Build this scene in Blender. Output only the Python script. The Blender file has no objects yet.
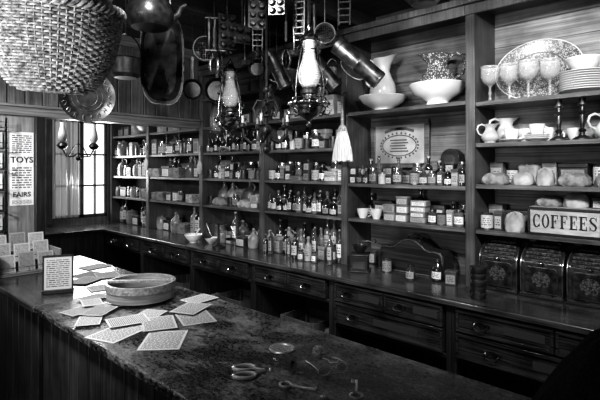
import bpy, bmesh, math, random
from mathutils import Matrix, Vector
R=random.Random(11)
SC=bpy.context.scene
COL=SC.collection
pi=math.pi
def TR(x,y,z): return Matrix.Translation((x,y,z))
def RX(a): return Matrix.Rotation(math.radians(a),4,'X')
def RY(a): return Matrix.Rotation(math.radians(a),4,'Y')
def RZ(a): return Matrix.Rotation(math.radians(a),4,'Z')
def SCL(x,y,z): return Matrix.Diagonal((x,y,z,1))

# ------------------------------------------------------------ mesh builder
class MB:
    def __init__(s): s.v=[]; s.f=[]
    def add(s,vs,fs,M=None):
        o=len(s.v)
        if M is None: s.v+=[tuple(v) for v in vs]
        else: s.v+=[tuple(M@Vector(v)) for v in vs]
        s.f+=[tuple(i+o for i in f) for f in fs]; return s
    def box(s,x0,x1,y0,y1,z0,z1,M=None):
        vs=[(x,y,z) for z in (z0,z1) for y in (y0,y1) for x in (x0,x1)]
        return s.add(vs,[(0,1,3,2),(4,6,7,5),(0,4,5,1),(2,3,7,6),(0,2,6,4),(1,5,7,3)],M)
    def lathe(s,prof,n=24,M=None,a0=0.0,a1=2*pi,sx=1,sy=1):
        full=abs(a1-a0-2*pi)<1e-6; m=n if full else n+1
        vs=[];fs=[]
        for r,z in prof:
            for i in range(m):
                a=a0+(a1-a0)*i/n; vs.append((r*math.cos(a)*sx,r*math.sin(a)*sy,z))
        for j in range(len(prof)-1):
            for i in range(n):
                k=(i+1)%m
                fs.append((j*m+i,j*m+k,(j+1)*m+k,(j+1)*m+i))
        return s.add(vs,fs,M)
    def cyl(s,r,z0,z1,n=16,M=None): return s.lathe([(0,z0),(r,z0),(r,z1),(0,z1)],n,M)
    def tube(s,pts,r,n=6,closed=False,M=None):
        P=[Vector(p) for p in pts]; k=len(P); vs=[];fs=[]
        up=None
        for i,p in enumerate(P):
            if closed: t=P[(i+1)%k]-P[i-1]
            else: t=P[min(i+1,k-1)]-P[max(i-1,0)]
            if t.length<1e-9: t=Vector((0,0,1))
            t.normalize()
            if up is None: up=Vector((0,0,1)) if abs(t.z)<.9 else Vector((1,0,0))
            up=(up-t*up.dot(t))
            if up.length<1e-6: up=Vector((1,0,0)) if abs(t.x)<.9 else Vector((0,1,0)); up=up-t*up.dot(t)
            up.normalize(); b=t.cross(up)
            rr=r[i] if isinstance(r,(list,tuple)) else r
            for j in range(n):
                a=2*pi*j/n; q=p+up*math.cos(a)*rr+b*math.sin(a)*rr; vs.append(tuple(q))
        for i in range(k if closed else k-1):
            i2=(i+1)%k
            for j in range(n):
                j2=(j+1)%n; fs.append((i*n+j,i*n+j2,i2*n+j2,i2*n+j))
        if not closed:
            fs.append(tuple(range(n))); fs.append(tuple((k-1)*n+j for j in range(n)))
        return s.add(vs,fs,M)
    def prism(s,poly,y0,y1,M=None):   # poly in XZ, extruded along Y
        n=len(poly)
        vs=[(x,y0,z) for x,z in poly]+[(x,y1,z) for x,z in poly]
        fs=[tuple(range(n)),tuple(range(n,2*n))]+[(i,(i+1)%n,n+(i+1)%n,n+i) for i in range(n)]
        return s.add(vs,fs,M)
    def ribbon(s,pts,ws,y0,y1):
        L_=[];Rr=[]
        for i,(x,z) in enumerate(pts):
            a=pts[max(i-1,0)]; b=pts[min(i+1,len(pts)-1)]; dx,dz=b[0]-a[0],b[1]-a[1]; l=math.hypot(dx,dz) or 1
            nx,nz=-dz/l,dx/l; L_.append((x+nx*ws[i],z+nz*ws[i])); Rr.append((x-nx*ws[i],z-nz*ws[i]))
        for i in range(len(pts)-1): s.prism([L_[i],L_[i+1],Rr[i+1],Rr[i]],y0,y1)
        return s
    def ball(s,r,M=None,n=16,m=8):
        return s.lathe([(r*math.sin(pi*i/m),-r*math.cos(pi*i/m)) for i in range(m+1)],n,M)
    def deform(s,fn): s.v=[tuple(fn(*v)) for v in s.v]; return s
    def mesh(s,name,mat,M=None,angle=38):
        bm=bmesh.new(); vv=[bm.verts.new(M@Vector(v) if M is not None else v) for v in s.v]
        for f in s.f:
            ids=[]; 
            for i in f:
                if i not in ids: ids.append(i)
            if len(ids)<3: continue
            try: bm.faces.new([vv[i] for i in ids]).smooth=True
            except ValueError: pass
        bmesh.ops.remove_doubles(bm,verts=bm.verts,dist=1e-5)
        bmesh.ops.recalc_face_normals(bm,faces=bm.faces)
        me=bpy.data.meshes.new(name); bm.to_mesh(me); bm.free()
        me.set_sharp_from_angle(angle=math.radians(angle))
        me.materials.append(mat); return me

def textmb(body,size,M,ext=.0008,space=1.0):
    cu=bpy.data.curves.new('t','FONT'); cu.body=body; cu.size=size; cu.extrude=ext
    cu.align_x='CENTER'; cu.align_y='CENTER'; cu.space_character=space; cu.resolution_u=3; cu.offset=size*.02
    ob=bpy.data.objects.new('t',cu); COL.objects.link(ob)
    dg=bpy.context.evaluated_depsgraph_get(); dg.update()
    me=bpy.data.meshes.new_from_object(ob.evaluated_get(dg))
    mb=MB(); mb.add([v.co[:] for v in me.vertices],[tuple(p.vertices) for p in me.polygons],M)
    bpy.data.objects.remove(ob); bpy.data.meshes.remove(me); return mb
def serif_text(word,x0,x1,z0,h,y0,y1):
    m=MB(); n=len(word); cw=(x1-x0)/n; w=cw*.84
    for k,chh in enumerate(word):
        ox=x0+k*cw+cw*.08
        P=lambda u,v:(ox+u*w,z0+v*h)
        def bx(u0,u1,v0,v1): m.prism([P(u0,v0),P(u1,v0),P(u1,v1),P(u0,v1)],y0,y1)
        if chh in 'CO':
            a0,a1=(40,320) if chh=='C' else (0,360); N_=28
            for i in range(N_):
                t0=math.radians(a0+(a1-a0)*i/N_); t1=math.radians(a0+(a1-a0)*(i+1)/N_)
                o=lambda t:P(.5+.5*math.cos(t),.5+.52*math.sin(t)); q=lambda t:P(.5+.26*math.cos(t),.5+.44*math.sin(t))
                m.prism([o(t0),o(t1),q(t1),q(t0)],y0,y1)
            if chh=='C': bx(.86,.93,.64,.98); bx(.86,.93,.04,.3)
        elif chh in 'FE':
            bx(.12,.40,0,1); bx(0,.5,0,.07); bx(0,.92,.93,1); bx(.4,.66,.48,.54); bx(.62,.69,.36,.66); bx(.85,.92,.70,1)
            if chh=='E': bx(.4,.95,0,.07); bx(.88,.95,0,.3)
        elif chh=='S':
            pts=[(.86,.74),(.74,.9),(.5,.97),(.26,.92),(.16,.75),(.3,.6),(.5,.52),(.72,.42),(.85,.26),(.74,.09),(.5,.03),(.26,.09),(.12,.26)]
            ws=[.03,.04,.04,.08,.13,.14,.14,.14,.13,.08,.04,.04,.03]
            m.ribbon([P(a,b) for a,b in pts],[q*w for q in ws],y0,y1); bx(.83,.9,.68,.99); bx(.08,.15,.01,.32)
    return m

# ------------------------------------------------------------ materials
def nodes(m): 
    m.use_nodes=True; nt=m.node_tree; return nt,nt.nodes,nt.links,nt.nodes['Principled BSDF']
def setp(b,**k):
    for n,v in k.items():
        n=n.replace('_',' ')
        if n in b.inputs: b.inputs[n].default_value=v
def M_(name,c1,c2=None,rough=.6,metal=0,scale=(8,8,8),detail=6,lo=.35,hi=.65,bump=0,rnd=0,alpha=1,spec=.5,rvar=0,coat=0,age=0):
    m=bpy.data.materials.new(name); nt,N,L,b=nodes(m)
    if c2 is None: c2=c1
    setp(b,Roughness=rough,Metallic=metal,Alpha=alpha)
    b.inputs['Specular IOR Level'].default_value=spec
    if coat: b.inputs['Coat Weight'].default_value=coat; b.inputs['Coat Roughness'].default_value=.15
    tc=N.new('ShaderNodeTexCoord'); mp=N.new('ShaderNodeMapping'); mp.inputs['Scale'].default_value=scale
    L.new(tc.outputs['Object'],mp.inputs['Vector'])
    nz=N.new('ShaderNodeTexNoise'); nz.inputs['Scale'].default_value=1; nz.inputs['Detail'].default_value=detail
    L.new(mp.outputs[0],nz.inputs['Vector'])
    rp=N.new('ShaderNodeValToRGB'); L.new(nz.outputs['Fac'],rp.inputs[0])
    rp.color_ramp.elements[0].position=lo; rp.color_ramp.elements[1].position=hi
    rp.color_ramp.elements[0].color=(c1,c1,c1,1); rp.color_ramp.elements[1].color=(c2,c2,c2,1)
    out=rp.outputs[0]
    if age:
        n2=N.new('ShaderNodeTexNoise'); n2.inputs['Scale'].default_value=4.5; n2.inputs['Detail'].default_value=8; L.new(tc.outputs['Object'],n2.inputs['Vector'])
        r2=N.new('ShaderNodeMapRange'); r2.inputs['From Min'].default_value=.35; r2.inputs['From Max'].default_value=.65
        r2.inputs['To Min'].default_value=1-age; r2.inputs['To Max'].default_value=1.1; L.new(n2.outputs['Fac'],r2.inputs['Value'])
        s2=N.new('ShaderNodeVectorMath'); s2.operation='SCALE'; L.new(out,s2.inputs[0]); L.new(r2.outputs[0],s2.inputs['Scale']); out=s2.outputs[0]
    if rnd:
        oi=N.new('ShaderNodeObjectInfo'); mr=N.new('ShaderNodeMapRange')
        mr.inputs['To Min'].default_value=1-rnd; mr.inputs['To Max'].default_value=1+rnd*.4
        L.new(oi.outputs['Random'],mr.inputs['Value'])
        mx=N.new('ShaderNodeVectorMath'); mx.operation='SCALE'
        L.new(out,mx.inputs[0]); L.new(mr.outputs[0],mx.inputs['Scale']); out=mx.outputs[0]
    L.new(out,b.inputs['Base Color'])
    if rvar:
        mr=N.new('ShaderNodeMapRange'); mr.inputs['To Min'].default_value=max(.05,rough-rvar); mr.inputs['To Max'].default_value=rough+rvar
        L.new(nz.outputs['Fac'],mr.inputs['Value']); L.new(mr.outputs[0],b.inputs['Roughness'])
    if bump:
        bp=N.new('ShaderNodeBump'); bp.inputs['Strength'].default_value=bump; bp.inputs['Distance'].default_value=.002
        L.new(nz.outputs['Fac'],bp.inputs['Height']); L.new(bp.outputs[0],b.inputs['Normal'])
    return m
def WORN(name):
    m=bpy.data.materials.new(name); nt,N,L,b=nodes(m)
    tc=N.new('ShaderNodeTexCoord')
    def noise(sc,det,rough=.6):
        mp=N.new('ShaderNodeMapping'); mp.inputs['Scale'].default_value=sc; L.new(tc.outputs['Object'],mp.inputs[0])
        n=N.new('ShaderNodeTexNoise'); n.inputs['Scale'].default_value=1; n.inputs['Detail'].default_value=det; n.inputs['Roughness'].default_value=rough
        L.new(mp.outputs[0],n.inputs['Vector']); return n.outputs['Fac']
    fine=noise((75,120,80),12,.78); big=noise((5,8,6),8,.65); grain=noise((9,150,60),4)
    def math_(op,a,b_):
        q=N.new('ShaderNodeMath'); q.operation=op
        for i,v in enumerate((a,b_)):
            if isinstance(v,float): q.inputs[i].default_value=v
            else: L.new(v,q.inputs[i])
        return q.outputs[0]
    s=math_('ADD',math_('ADD',fine,math_('MULTIPLY',big,.6)),math_('MULTIPLY',grain,.15))
    rp=N.new('ShaderNodeValToRGB'); e=rp.color_ramp.elements; e[0].position=.86; e[1].position=1.06
    e[0].color=(.007,.007,.007,1); e[1].color=(.20,.20,.20,1); L.new(s,rp.inputs[0]); L.new(rp.outputs[0],b.inputs['Base Color'])
    mr=N.new('ShaderNodeMapRange'); mr.inputs['From Min'].default_value=.75; mr.inputs['From Max'].default_value=1.1; mr.inputs['To Min'].default_value=.22; mr.inputs['To Max'].default_value=.65
    L.new(s,mr.inputs['Value']); L.new(mr.outputs[0],b.inputs['Roughness'])
    bp=N.new('ShaderNodeBump'); bp.inputs['Strength'].default_value=.6; bp.inputs['Distance'].default_value=.002; L.new(s,bp.inputs['Height']); L.new(bp.outputs[0],b.inputs['Normal'])
    return m
def PRINT(name,axes='XZ',rows=10,words=5,ink=.05,paper=.75,rnd=.3,margin=.1):
    m=bpy.data.materials.new(name); nt,N,L,b=nodes(m); setp(b,Roughness=.75)
    tc=N.new('ShaderNodeTexCoord'); sp=N.new('ShaderNodeSeparateXYZ'); L.new(tc.outputs['Generated'],sp.inputs[0])
    cb=N.new('ShaderNodeCombineXYZ'); L.new(sp.outputs[axes[0]],cb.inputs['X']); L.new(sp.outputs[axes[1]],cb.inputs['Y'])
    br=N.new('ShaderNodeTexBrick'); L.new(cb.outputs[0],br.inputs['Vector'])
    br.inputs['Scale'].default_value=1; br.inputs['Brick Width'].default_value=1/words; br.inputs['Row Height'].default_value=1/rows
    br.inputs['Mortar Size'].default_value=.25/rows; br.inputs['Mortar Smooth'].default_value=0
    br.inputs['Color1'].default_value=(ink,)*3+(1,); br.inputs['Color2'].default_value=(min(1,ink*4),)*3+(1,); br.inputs['Mortar'].default_value=(paper,)*3+(1,)
    br.offset=.37; br.squash=.6; br.squash_frequency=3
    def edge(sock):
        a=N.new('ShaderNodeMath'); a.operation='SUBTRACT'; L.new(sock,a.inputs[0]); a.inputs[1].default_value=.5
        c=N.new('ShaderNodeMath'); c.operation='ABSOLUTE'; L.new(a.outputs[0],c.inputs[0])
        g=N.new('ShaderNodeMath'); g.operation='GREATER_THAN'; L.new(c.outputs[0],g.inputs[0]); g.inputs[1].default_value=.5-margin; return g
    e1=edge(sp.outputs[axes[0]]); e2=edge(sp.outputs[axes[1]])
    mx=N.new('ShaderNodeMath'); mx.operation='MAXIMUM'; L.new(e1.outputs[0],mx.inputs[0]); L.new(e2.outputs[0],mx.inputs[1])
    mix=N.new('ShaderNodeMix'); mix.data_type='RGBA'; L.new(mx.outputs[0],mix.inputs[0]); L.new(br.outputs['Color'],mix.inputs[6]); mix.inputs[7].default_value=(paper,)*3+(1,)
    oi=N.new('ShaderNodeObjectInfo'); mr=N.new('ShaderNodeMapRange'); mr.inputs['To Min'].default_value=1-rnd; mr.inputs['To Max'].default_value=1+rnd*.3
    L.new(oi.outputs['Random'],mr.inputs['Value']); sc=N.new('ShaderNodeVectorMath'); sc.operation='SCALE'
    L.new(mix.outputs[2],sc.inputs[0]); L.new(mr.outputs[0],sc.inputs['Scale']); L.new(sc.outputs[0],b.inputs['Base Color'])
    return m
def PATT(name,c1,c2,scale,th=.5,rough=.2):
    m=bpy.data.materials.new(name); nt,N,L,b=nodes(m); setp(b,Roughness=rough)
    tc=N.new('ShaderNodeTexCoord'); v=N.new('ShaderNodeTexVoronoi'); v.feature='DISTANCE_TO_EDGE'; v.inputs['Scale'].default_value=scale
    nz=N.new('ShaderNodeTexNoise'); nz.inputs['Scale'].default_value=scale*.7; nz.inputs['Detail'].default_value=3
    L.new(tc.outputs['Object'],v.inputs['Vector']); L.new(tc.outputs['Object'],nz.inputs['Vector'])
    ml=N.new('ShaderNodeMath'); ml.operation='ADD'; L.new(v.outputs['Distance'],ml.inputs[0]); L.new(nz.outputs['Fac'],ml.inputs[1])
    rp=N.new('ShaderNodeValToRGB'); rp.color_ramp.elements[0].position=th; rp.color_ramp.elements[1].position=th+.08
    rp.color_ramp.elements[0].color=(c1,c1,c1,1); rp.color_ramp.elements[1].color=(c2,c2,c2,1)
    L.new(ml.outputs[0],rp.inputs[0]); L.new(rp.outputs[0],b.inputs['Base Color']); return m

woodX=M_('wood_grain_x',.015,.05,.42,scale=(3,90,90),bump=.4,age=.5)
woodZ=M_('wood_grain_z',.018,.06,.42,scale=(90,90,3),bump=.4,age=.6)
shelfW=M_('shelf_wood',.06,.15,.4,scale=(3,110,110),bump=.4,age=.6)
postW=M_('post_wood',.045,.12,.4,scale=(110,110,3),bump=.4,age=.6)
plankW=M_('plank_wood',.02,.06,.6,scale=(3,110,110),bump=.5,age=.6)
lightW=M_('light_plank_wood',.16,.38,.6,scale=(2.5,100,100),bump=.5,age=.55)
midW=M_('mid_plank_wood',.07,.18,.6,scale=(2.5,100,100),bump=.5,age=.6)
headW=M_('header_wood',.06,.16,.5,scale=(90,90,3),bump=.4,age=.6)
darkW=M_('dark_wood',.006,.025,.35,scale=(3,80,80),bump=.3)
darkWz=M_('dark_wood_z',.006,.022,.4,scale=(80,80,3),bump=.3)
planW=M_('dark_panel_wood',.015,.05,.4,scale=(80,80,3),bump=.3,age=.4)
drawW=M_('drawer_wood',.01,.045,.24,scale=(4,110,110),bump=.4,age=.7)
ctopW=M_('counter_wood',.02,.08,.2,scale=(2.5,80,80),bump=.25,rvar=.1,age=.6)
worn=WORN('worn_counter')
trimW=M_('trim_wood',.10,.24,.35,scale=(90,3,90),bump=.3)
floorM=M_('floor_wood',.01,.04,.6,scale=(3,60,60),bump=.3)
ceilM=M_('ceiling_wood',.008,.03,.7,scale=(60,3,60),bump=.3)
wallM=M_('wall_plaster',.05,.09,.8,scale=(5,5,5),bump=.2)
pale=M_('pale_wall',.12,.24,.7,scale=(40,40,4),bump=.2,age=.4)
china=M_('white_china',.68,.78,.12,scale=(5,5,5),spec=.6)
china2=M_('cream_china',.45,.62,.2,scale=(12,12,12),rnd=.3)
transfer=PATT('transferware',.07,.5,75,.70)
transfer2=PATT('transferware_fine',.10,.42,95,.64)
ornament=PATT('faint_ornament',.012,.09,80,.62,.35)
glassD=M_('dark_glass',.006,.02,.07,scale=(20,20,20),spec=.8,rnd=.5,coat=.5)
glassM=M_('grey_glass',.04,.12,.08,scale=(20,20,20),spec=.8,rnd=.6,alpha=.85)
glassC=M_('clear_glass',.6,.6,.03,scale=(5,5,5),alpha=.17,spec=1)
glassW=M_('cut_glass',.55,.7,.04,scale=(90,90,20),alpha=.24,spec=1,bump=.8)
cork=M_('cork',.12,.4,.8,scale=(90,90,90),rnd=.4)
paperM=M_('notice_paper',.62,.62,.8,scale=(12,12,12))
paperD=M_('aged_card',.2,.45,.8,scale=(12,12,12),rnd=.5)
tin=M_('tin_metal',.3,.55,.28,metal=1,scale=(14,14,14),rvar=.1)
tinD=M_('tarnished_tin',.04,.16,.38,metal=.9,scale=(20,20,20),rvar=.15,rnd=.3)
tinK=M_('blackened_tin',.02,.10,.3,metal=.85,scale=(14,14,14),rvar=.12)
steel=M_('polished_steel',.6,.8,.25,metal=.7,scale=(14,14,14))
japan=M_('japanned_tin',.006,.03,.2,scale=(30,30,30),coat=.5)
iron=M_('black_iron',.01,.035,.34,metal=.4,scale=(40,40,40),bump=.4)
brass=M_('aged_brass',.2,.55,.2,metal=1,scale=(30,30,30),rvar=.1)
wick=M_('wicker',.10,.5,.55,scale=(50,50,50),bump=.5,spec=.3)
straw=M_('straw',.3,.65,.7,scale=(150,150,5),bump=.4)
burlap=M_('dark_cloth',.006,.028,.95,scale=(180,180,180),bump=.9,spec=.1)
cloth=M_('cloth',.08,.3,.9,scale=(25,25,25),bump=.5,rnd=.7)
bread=M_('wrapped_paper',.16,.42,.6,scale=(9,9,9),bump=.6,rnd=.5)
boxM=M_('painted_box',.02,.08,.45,scale=(10,10,10),rnd=.8)
boxL=M_('pale_card',.14,.32,.65,scale=(10,10,10),rnd=.85)
lab=PRINT('label_print','XZ',5,2,.05,.55,.75,.14)
labL=PRINT('carton_print','XZ',6,3,.06,.45,.8,.1)
leaf=PRINT('leaflet_print','XY',22,6,.02,.5,.45,.06)
leafV=PRINT('card_print','YZ',16,4,.05,.5,.5,.08)
notice=PRINT('notice_print','YZ',9,3,.03,.62,0,.03)
plateP=PRINT('plate_print','XZ',2,6,.7,.02,.1,.12)
blackP=M_('ink',.01,.01,.6)
bent=M_('bentwood',.09,.22,.42,scale=(4,4,90),bump=.3)
signP=M_('sign_paint',.34,.5,.5,scale=(12,12,60),age=.3)
curtM=M_('curtain_cloth',.3,.45,.9,scale=(60,60,3),alpha=.9)
crockM=M_('crock_glaze',.10,.32,.28,rnd=.75)
def emis(name,s):
    m=bpy.data.materials.new(name); nt,N,L,b=nodes(m); b.inputs['Emission Color'].default_value=(1,1,1,1); b.inputs['Emission Strength'].default_value=s; return m
win=emis('window_daylight',1.3)

# ------------------------------------------------------------ thing system
def mkobj(name,data,parent=None,loc=(0,0,0),rot=(0,0,0),s=1,bevel=0):
    o=bpy.data.objects.new(name,data); COL.objects.link(o)
    if parent: o.parent=parent
    o.location=loc; o.rotation_euler=rot
    o.scale=(s,s,s) if not isinstance(s,(tuple,list)) else s
    if bevel:
        m=o.modifiers.new('bevel','BEVEL'); m.width=bevel; m.segments=2; m.limit_method='ANGLE'; m.angle_limit=math.radians(50)
    if data is None: o.empty_display_size=.05
    return o
class T:
    def __init__(s,name,cat,label,w,parts,h=0):
        s.name=name;s.cat=cat;s.label=label;s.w=w;s.h=h;s.parts=[]
        for p in parts:
            p=list(p)
            while len(p)<5: p.append(0 if len(p)==3 else None)
            s.parts.append((p[0],p[1].mesh(name+'_'+p[0],p[2]),p[3],p[4]))
def place(t,loc,rz=0,s=1,label=None,group=None,rot=None):
    rot=rot or (0,0,rz)
    if len(t.parts)==1:
        root=mkobj(t.name,t.parts[0][1],None,loc,rot,s,t.parts[0][2])
    else:
        root=mkobj(t.name,None,None,loc,rot,s); obs=[]
        for n,me,bv,pi_ in t.parts:
            obs.append(mkobj(n,me,obs[pi_] if pi_ is not None else root,bevel=bv))
    root['label']=label or t.label; root['category']=t.cat
    if group: root['group']=group
    return root
def one(name,cat,label,loc,parts,rot=(0,0,0),world=False,group=None,s=1):
    M=TR(-loc[0],-loc[1],-loc[2]) if world else None
    if len(parts)==1:
        p=parts[0]; root=mkobj(name,p[1].mesh(name,p[2],M),None,loc,rot,s,p[3] if len(p)>3 else 0)
    else:
        root=mkobj(name,None,None,loc,rot,s) ; obs=[]
        for p in parts:
            bv=p[3] if len(p)>3 else 0; pr=obs[p[4]] if len(p)>4 and p[4] is not None else root
            obs.append(mkobj(p[0],p[1].mesh(name+'_'+p[0],p[2],M),pr,bevel=bv))
    root['label']=label; root['category']=cat
    if group: root['group']=group
    return root
def struct(name,mb,mat,bevel=0):
    o=mkobj(name,mb.mesh(name,mat),bevel=bevel); o['kind']='structure'; o['label']=name.replace('_',' ')+' of the old wooden shop'; o['category']='room'
    return o
def B(*a): return MB().box(*a)

# ------------------------------------------------------------ room shell
struct('floor',B(-6.1,1.6,-1.6,3.1,-.05,0),floorM)
c=MB()
for i in range(30): c.box(-6.0,1.5,-1.5+i*.152,-1.5+i*.152+.148,2.75,2.79)
struct('ceiling',c,ceilM)
c=MB()
for i in range(18): c.box(-6.0,1.5,3.0,3.02,i*.155,i*.155+.151)
struct('wall_back',c,plankW)
c=MB(); 
W0=2.02
c.box(-6.06,-6.0,-1.5,W0,0,2.75); c.box(-6.06,-6.0,2.68,3.0,0,2.75); c.box(-6.06,-6.0,W0,2.68,0,.98); c.box(-6.06,-6.0,W0,2.68,2.2,2.75)
struct('wall_left',c,pale)
struct('window_1',MB().box(-6.09,-6.07,1.95,2.75,.9,2.25),win)
c=MB()
for a,b_ in ((.98,1.02),(1.37,1.39),(1.76,1.78),(2.16,2.2)): c.box(-6.05,-6.01,W0,2.68,a,b_)
for a,b_ in ((W0,.03),(2.21,.015),(2.34,.045),(2.52,.015),(2.65,.03)): c.box(-6.05,-6.01,a,a+b_,.98,2.2)
c.box(-6.0,-5.97,W0-.07,W0,.93,2.27); c.box(-6.0,-5.97,2.68,2.72,.93,2.27); c.box(-6.0,-5.97,W0-.07,2.72,2.2,2.27)
struct('trim_1',c,postW)
struct('wall_right',B(1.5,1.55,-1.5,3.0,0,2.75),wallM)
struct('wall_front',B(-6,1.5,-1.55,-1.5,0,2.75),wallM)
c=MB(); n=40
vs=[];fs=[]
for j,z in enumerate((1.0,1.6,2.18)):
    for i in range(n+1):
        y_=2.0+.30*i/n; vs.append((-5.955+.016*math.sin(i*.7+j*.2),y_,z))
for j in range(2):
    for i in range(n): fs.append((j*(n+1)+i,j*(n+1)+i+1,(j+1)*(n+1)+i+1,(j+1)*(n+1)+i))
c.add(vs,fs)
one('window_curtain','curtain','thin pale curtain drawn across half the window',(-5.955,2.2,1.0),[('cloth',c,curtM),('rod',MB().tube([(-5.955,1.96,2.19),(-5.955,2.66,2.19)],.008,8),iron)],world=True)
c=MB(); yy=-1.5
while yy<2.66:
    c.box(-3.99,-3.95,yy,min(yy+.112,2.68),2.03,2.75); yy+=.12
c.box(-4.02,-3.99,-1.5,2.68,2.03,2.75)
struct('wall_header',c,headW,.003)
c=MB(); c.box(-4.04,-3.925,-1.5,2.68,1.99,2.055); c.box(-3.95,-3.9,-1.5,2.68,2.055,2.075); c.box(-3.95,-3.915,-1.5,2.68,2.66,2.75)
struct('trim_2',c,trimW,.004)
struct('wall_partition',B(-4.0,-3.96,-1.5,1.21,0,1.99),pale)
struct('trim_3',B(-4.04,-3.92,1.2,1.265,0,1.99),darkWz,.004)
for i in range(12):
    x=-5.7+i*.6
    if abs(x+3.97)<.1: continue
    struct('trim_%d'%(i+4),B(x-.035,x+.035,-1.5,3.0,2.64,2.75),woodX,.004)
# ------------------------------------------------------------ shelving
bx=[-5.93,-4.99,-3.93,-3.03,-2.13,-1.19,-.2]
SH=[[1.24,1.5,1.75,2.0,2.28],[1.24,1.5,1.75,2.0,2.28],[1.24,1.5,1.75,2.0,2.28],[1.24,1.5,1.75,2.0,2.28],[1.24,1.49,2.0],[1.24,1.504,1.745,1.985]]
CT=.9
for k in range(6):
    x0,x1=bx[k],bx[k+1]; xl=x0+.03; xr=x1-.03
    parts=[]
    u=MB().box(x0-.028,x0+.028,2.69,3.0,CT,2.56)
    if k==0: u=MB().box(x0-.02,x0+.028,2.69,3.0,CT,2.56)
    parts.append(('upright',u,postW,.003))
    if k==5: parts.append(('upright',MB().box(x1-.028,x1+.028,2.69,3.0,CT,2.56),postW,.003))
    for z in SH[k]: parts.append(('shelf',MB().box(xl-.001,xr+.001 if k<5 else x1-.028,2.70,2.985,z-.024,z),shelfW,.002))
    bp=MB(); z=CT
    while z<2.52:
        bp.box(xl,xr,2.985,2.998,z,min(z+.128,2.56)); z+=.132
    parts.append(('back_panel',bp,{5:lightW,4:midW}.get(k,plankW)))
    cx=x0-.03 if k else x0-.02
    co=MB().box(cx,x1-.03,2.66,3.0,2.56,2.60).box(cx,x1-.03,2.68,2.70,2.50,2.56)
    parts.append(('cornice',co,postW,.004))
    one('shelving_unit','shelves','tall open wooden shelving bay standing on the wall counter',(x0,2.7,CT),parts,world=True,group='shelving bays along the wall')
# ------------------------------------------------------------ wall counter
one('countertop','counter','long dark polished wooden countertop along the shelves',(-3,2.6,.87),[('countertop',MB().box(-5.37,-.1,2.35,3.0,.868,.9).box(-5.95,-5.37,.4,3.0,.868,.9),ctopW,.006)],world=True)
dv=[-5.37,-4.55,-3.63,-2.79,-1.99,-1.16,-.13]
def bail(cx,y,z,w=.05):
    m=MB(); pts=[(cx-w,y,z),(cx-w*.95,y-.016,z-.006)]+[(cx+w*.95*math.cos(a),y-.02,z-.008-.022*math.sin(a)) for a in [pi-i*pi/8 for i in range(9)]]+[(cx+w*.95,y-.016,z-.006),(cx+w,y,z)]
    m.tube(pts,.004,6)
    for s_ in (-1,1): m.lathe([(0,-.004),(.012,-.003),(.009,.004),(0,.005)],10,TR(cx+s_*w,y,z)@RX(90))
    m.prism([(cx-w*.7,z-.012),(cx,z-.02),(cx+w*.7,z-.012),(cx+w*.8,z+.006),(cx,z+.014),(cx-w*.8,z+.006)],y-.003,y)
    return m
for k in range(6):
    x0,x1=dv[k],dv[k+1]; parts=[]
    rows=[(.735,.855)] if k<4 else ([(.74,.855),(.60,.73)])
    body=MB().box(x0,x0+.03,2.39,2.98,0,.867).box(x1-.03,x1-.001,2.39,2.98,0,.867).box(x0+.03,x1-.03,2.95,2.98,0,.867).box(x0+.03,x1-.03,2.40,2.95,.05,.08)
    body.box(x0+.03,x1-.03,2.39,2.95,rows[-1][0]-.03,rows[-1][0]-.006)
    body.box(x0+.03,x1-.03,2.42,2.95,.28,.30)
    parts.append(('body',body,darkWz,.003))
    for ri,(z0,z1) in enumerate(rows):
        n=2 if ri==0 else 1
        wd=(x1-x0-.07)/n
        for j in range(n):
            a=x0+.035+j*wd; e=a+wd-.008
            fr=MB().box(a,e,2.375,2.60,z0,z1)
            fr.box(a,e,2.366,2.375,z0,z0+.014).box(a,e,2.366,2.375,z1-.014,z1).box(a,a+.014,2.366,2.375,z0+.014,z1-.014).box(e-.014,e,2.366,2.375,z0+.014,z1-.014)
            parts.append(('drawer',fr,drawW,.002)); di=len(parts)-1
            parts.append(('handle',bail((a+e)/2 if k<4 else a+(e-a)*(.28 if ri==0 else .2),2.375,(z0+z1)/2,.036),brass,0,di))
            if k>=4:
                u0,u1=(.52,.92) if ri==0 else (.4,.8)
                parts.append(('label_plate',MB().box(a+(e-a)*u0,a+(e-a)*u1,2.371,2.3745,(z0+z1)/2-.02,(z0+z1)/2+.02),plateP,0,di))
    one('drawer_cabinet','cabinet','dark stained wooden counter cabinet with brass-pulled drawers',(x0,2.4,0),parts,world=True,group='cabinets under the wall counter')
c=MB()
for i in range(12): c.box(-5.95,-5.38,.45+i*.16,.45+i*.16+.155,.02,.867)
one('cross_counter_base','counter','dark wooden counter base turning along the window wall',(-5.6,1.4,0),[('base',c,planW,.003)],world=True)

# ------------------------------------------------------------ serving counter
X0=-2.63
one('counter_slab','counter','worn mottled dark slab top on the serving counter',(-1.2,1.16,.87),[('slab',MB().box(X0,.7,.79,1.53,.868,.9),worn,.008)],world=True)
one('counter_slab','counter','plain dark wooden top on the serving counter extension',(-3.2,1.16,.85),[('slab',MB().box(-3.92,X0-.005,.79,1.53,.862,.893),ctopW,.006)],world=True)
c=MB(); x=X0+.03
c.box(X0+.02,.68,.86,1.5,.02,.867)
while x<.6:
    c.box(x,x+.102,.835,.86,.1,.84); x+=.11
b2=MB().box(X0+.02,.68,.825,.86,0,.1).box(X0+.02,.68,.83,.86,.84,.867)
one('counter_base','counter','dark boarded base of the long serving counter',(-1.2,1.16,0),[('body',c,woodZ,.004),('plinth',b2,woodX,.003)],world=True)
c=MB(); c.box(-3.9,X0-.01,.86,1.5,.02,.861); x=-3.9
while x<X0-.1:
    c.box(x,x+.102,.835,.86,.1,.861); x+=.11
b2=MB().box(-3.9,X0-.01,.825,.86,0,.1)
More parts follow.
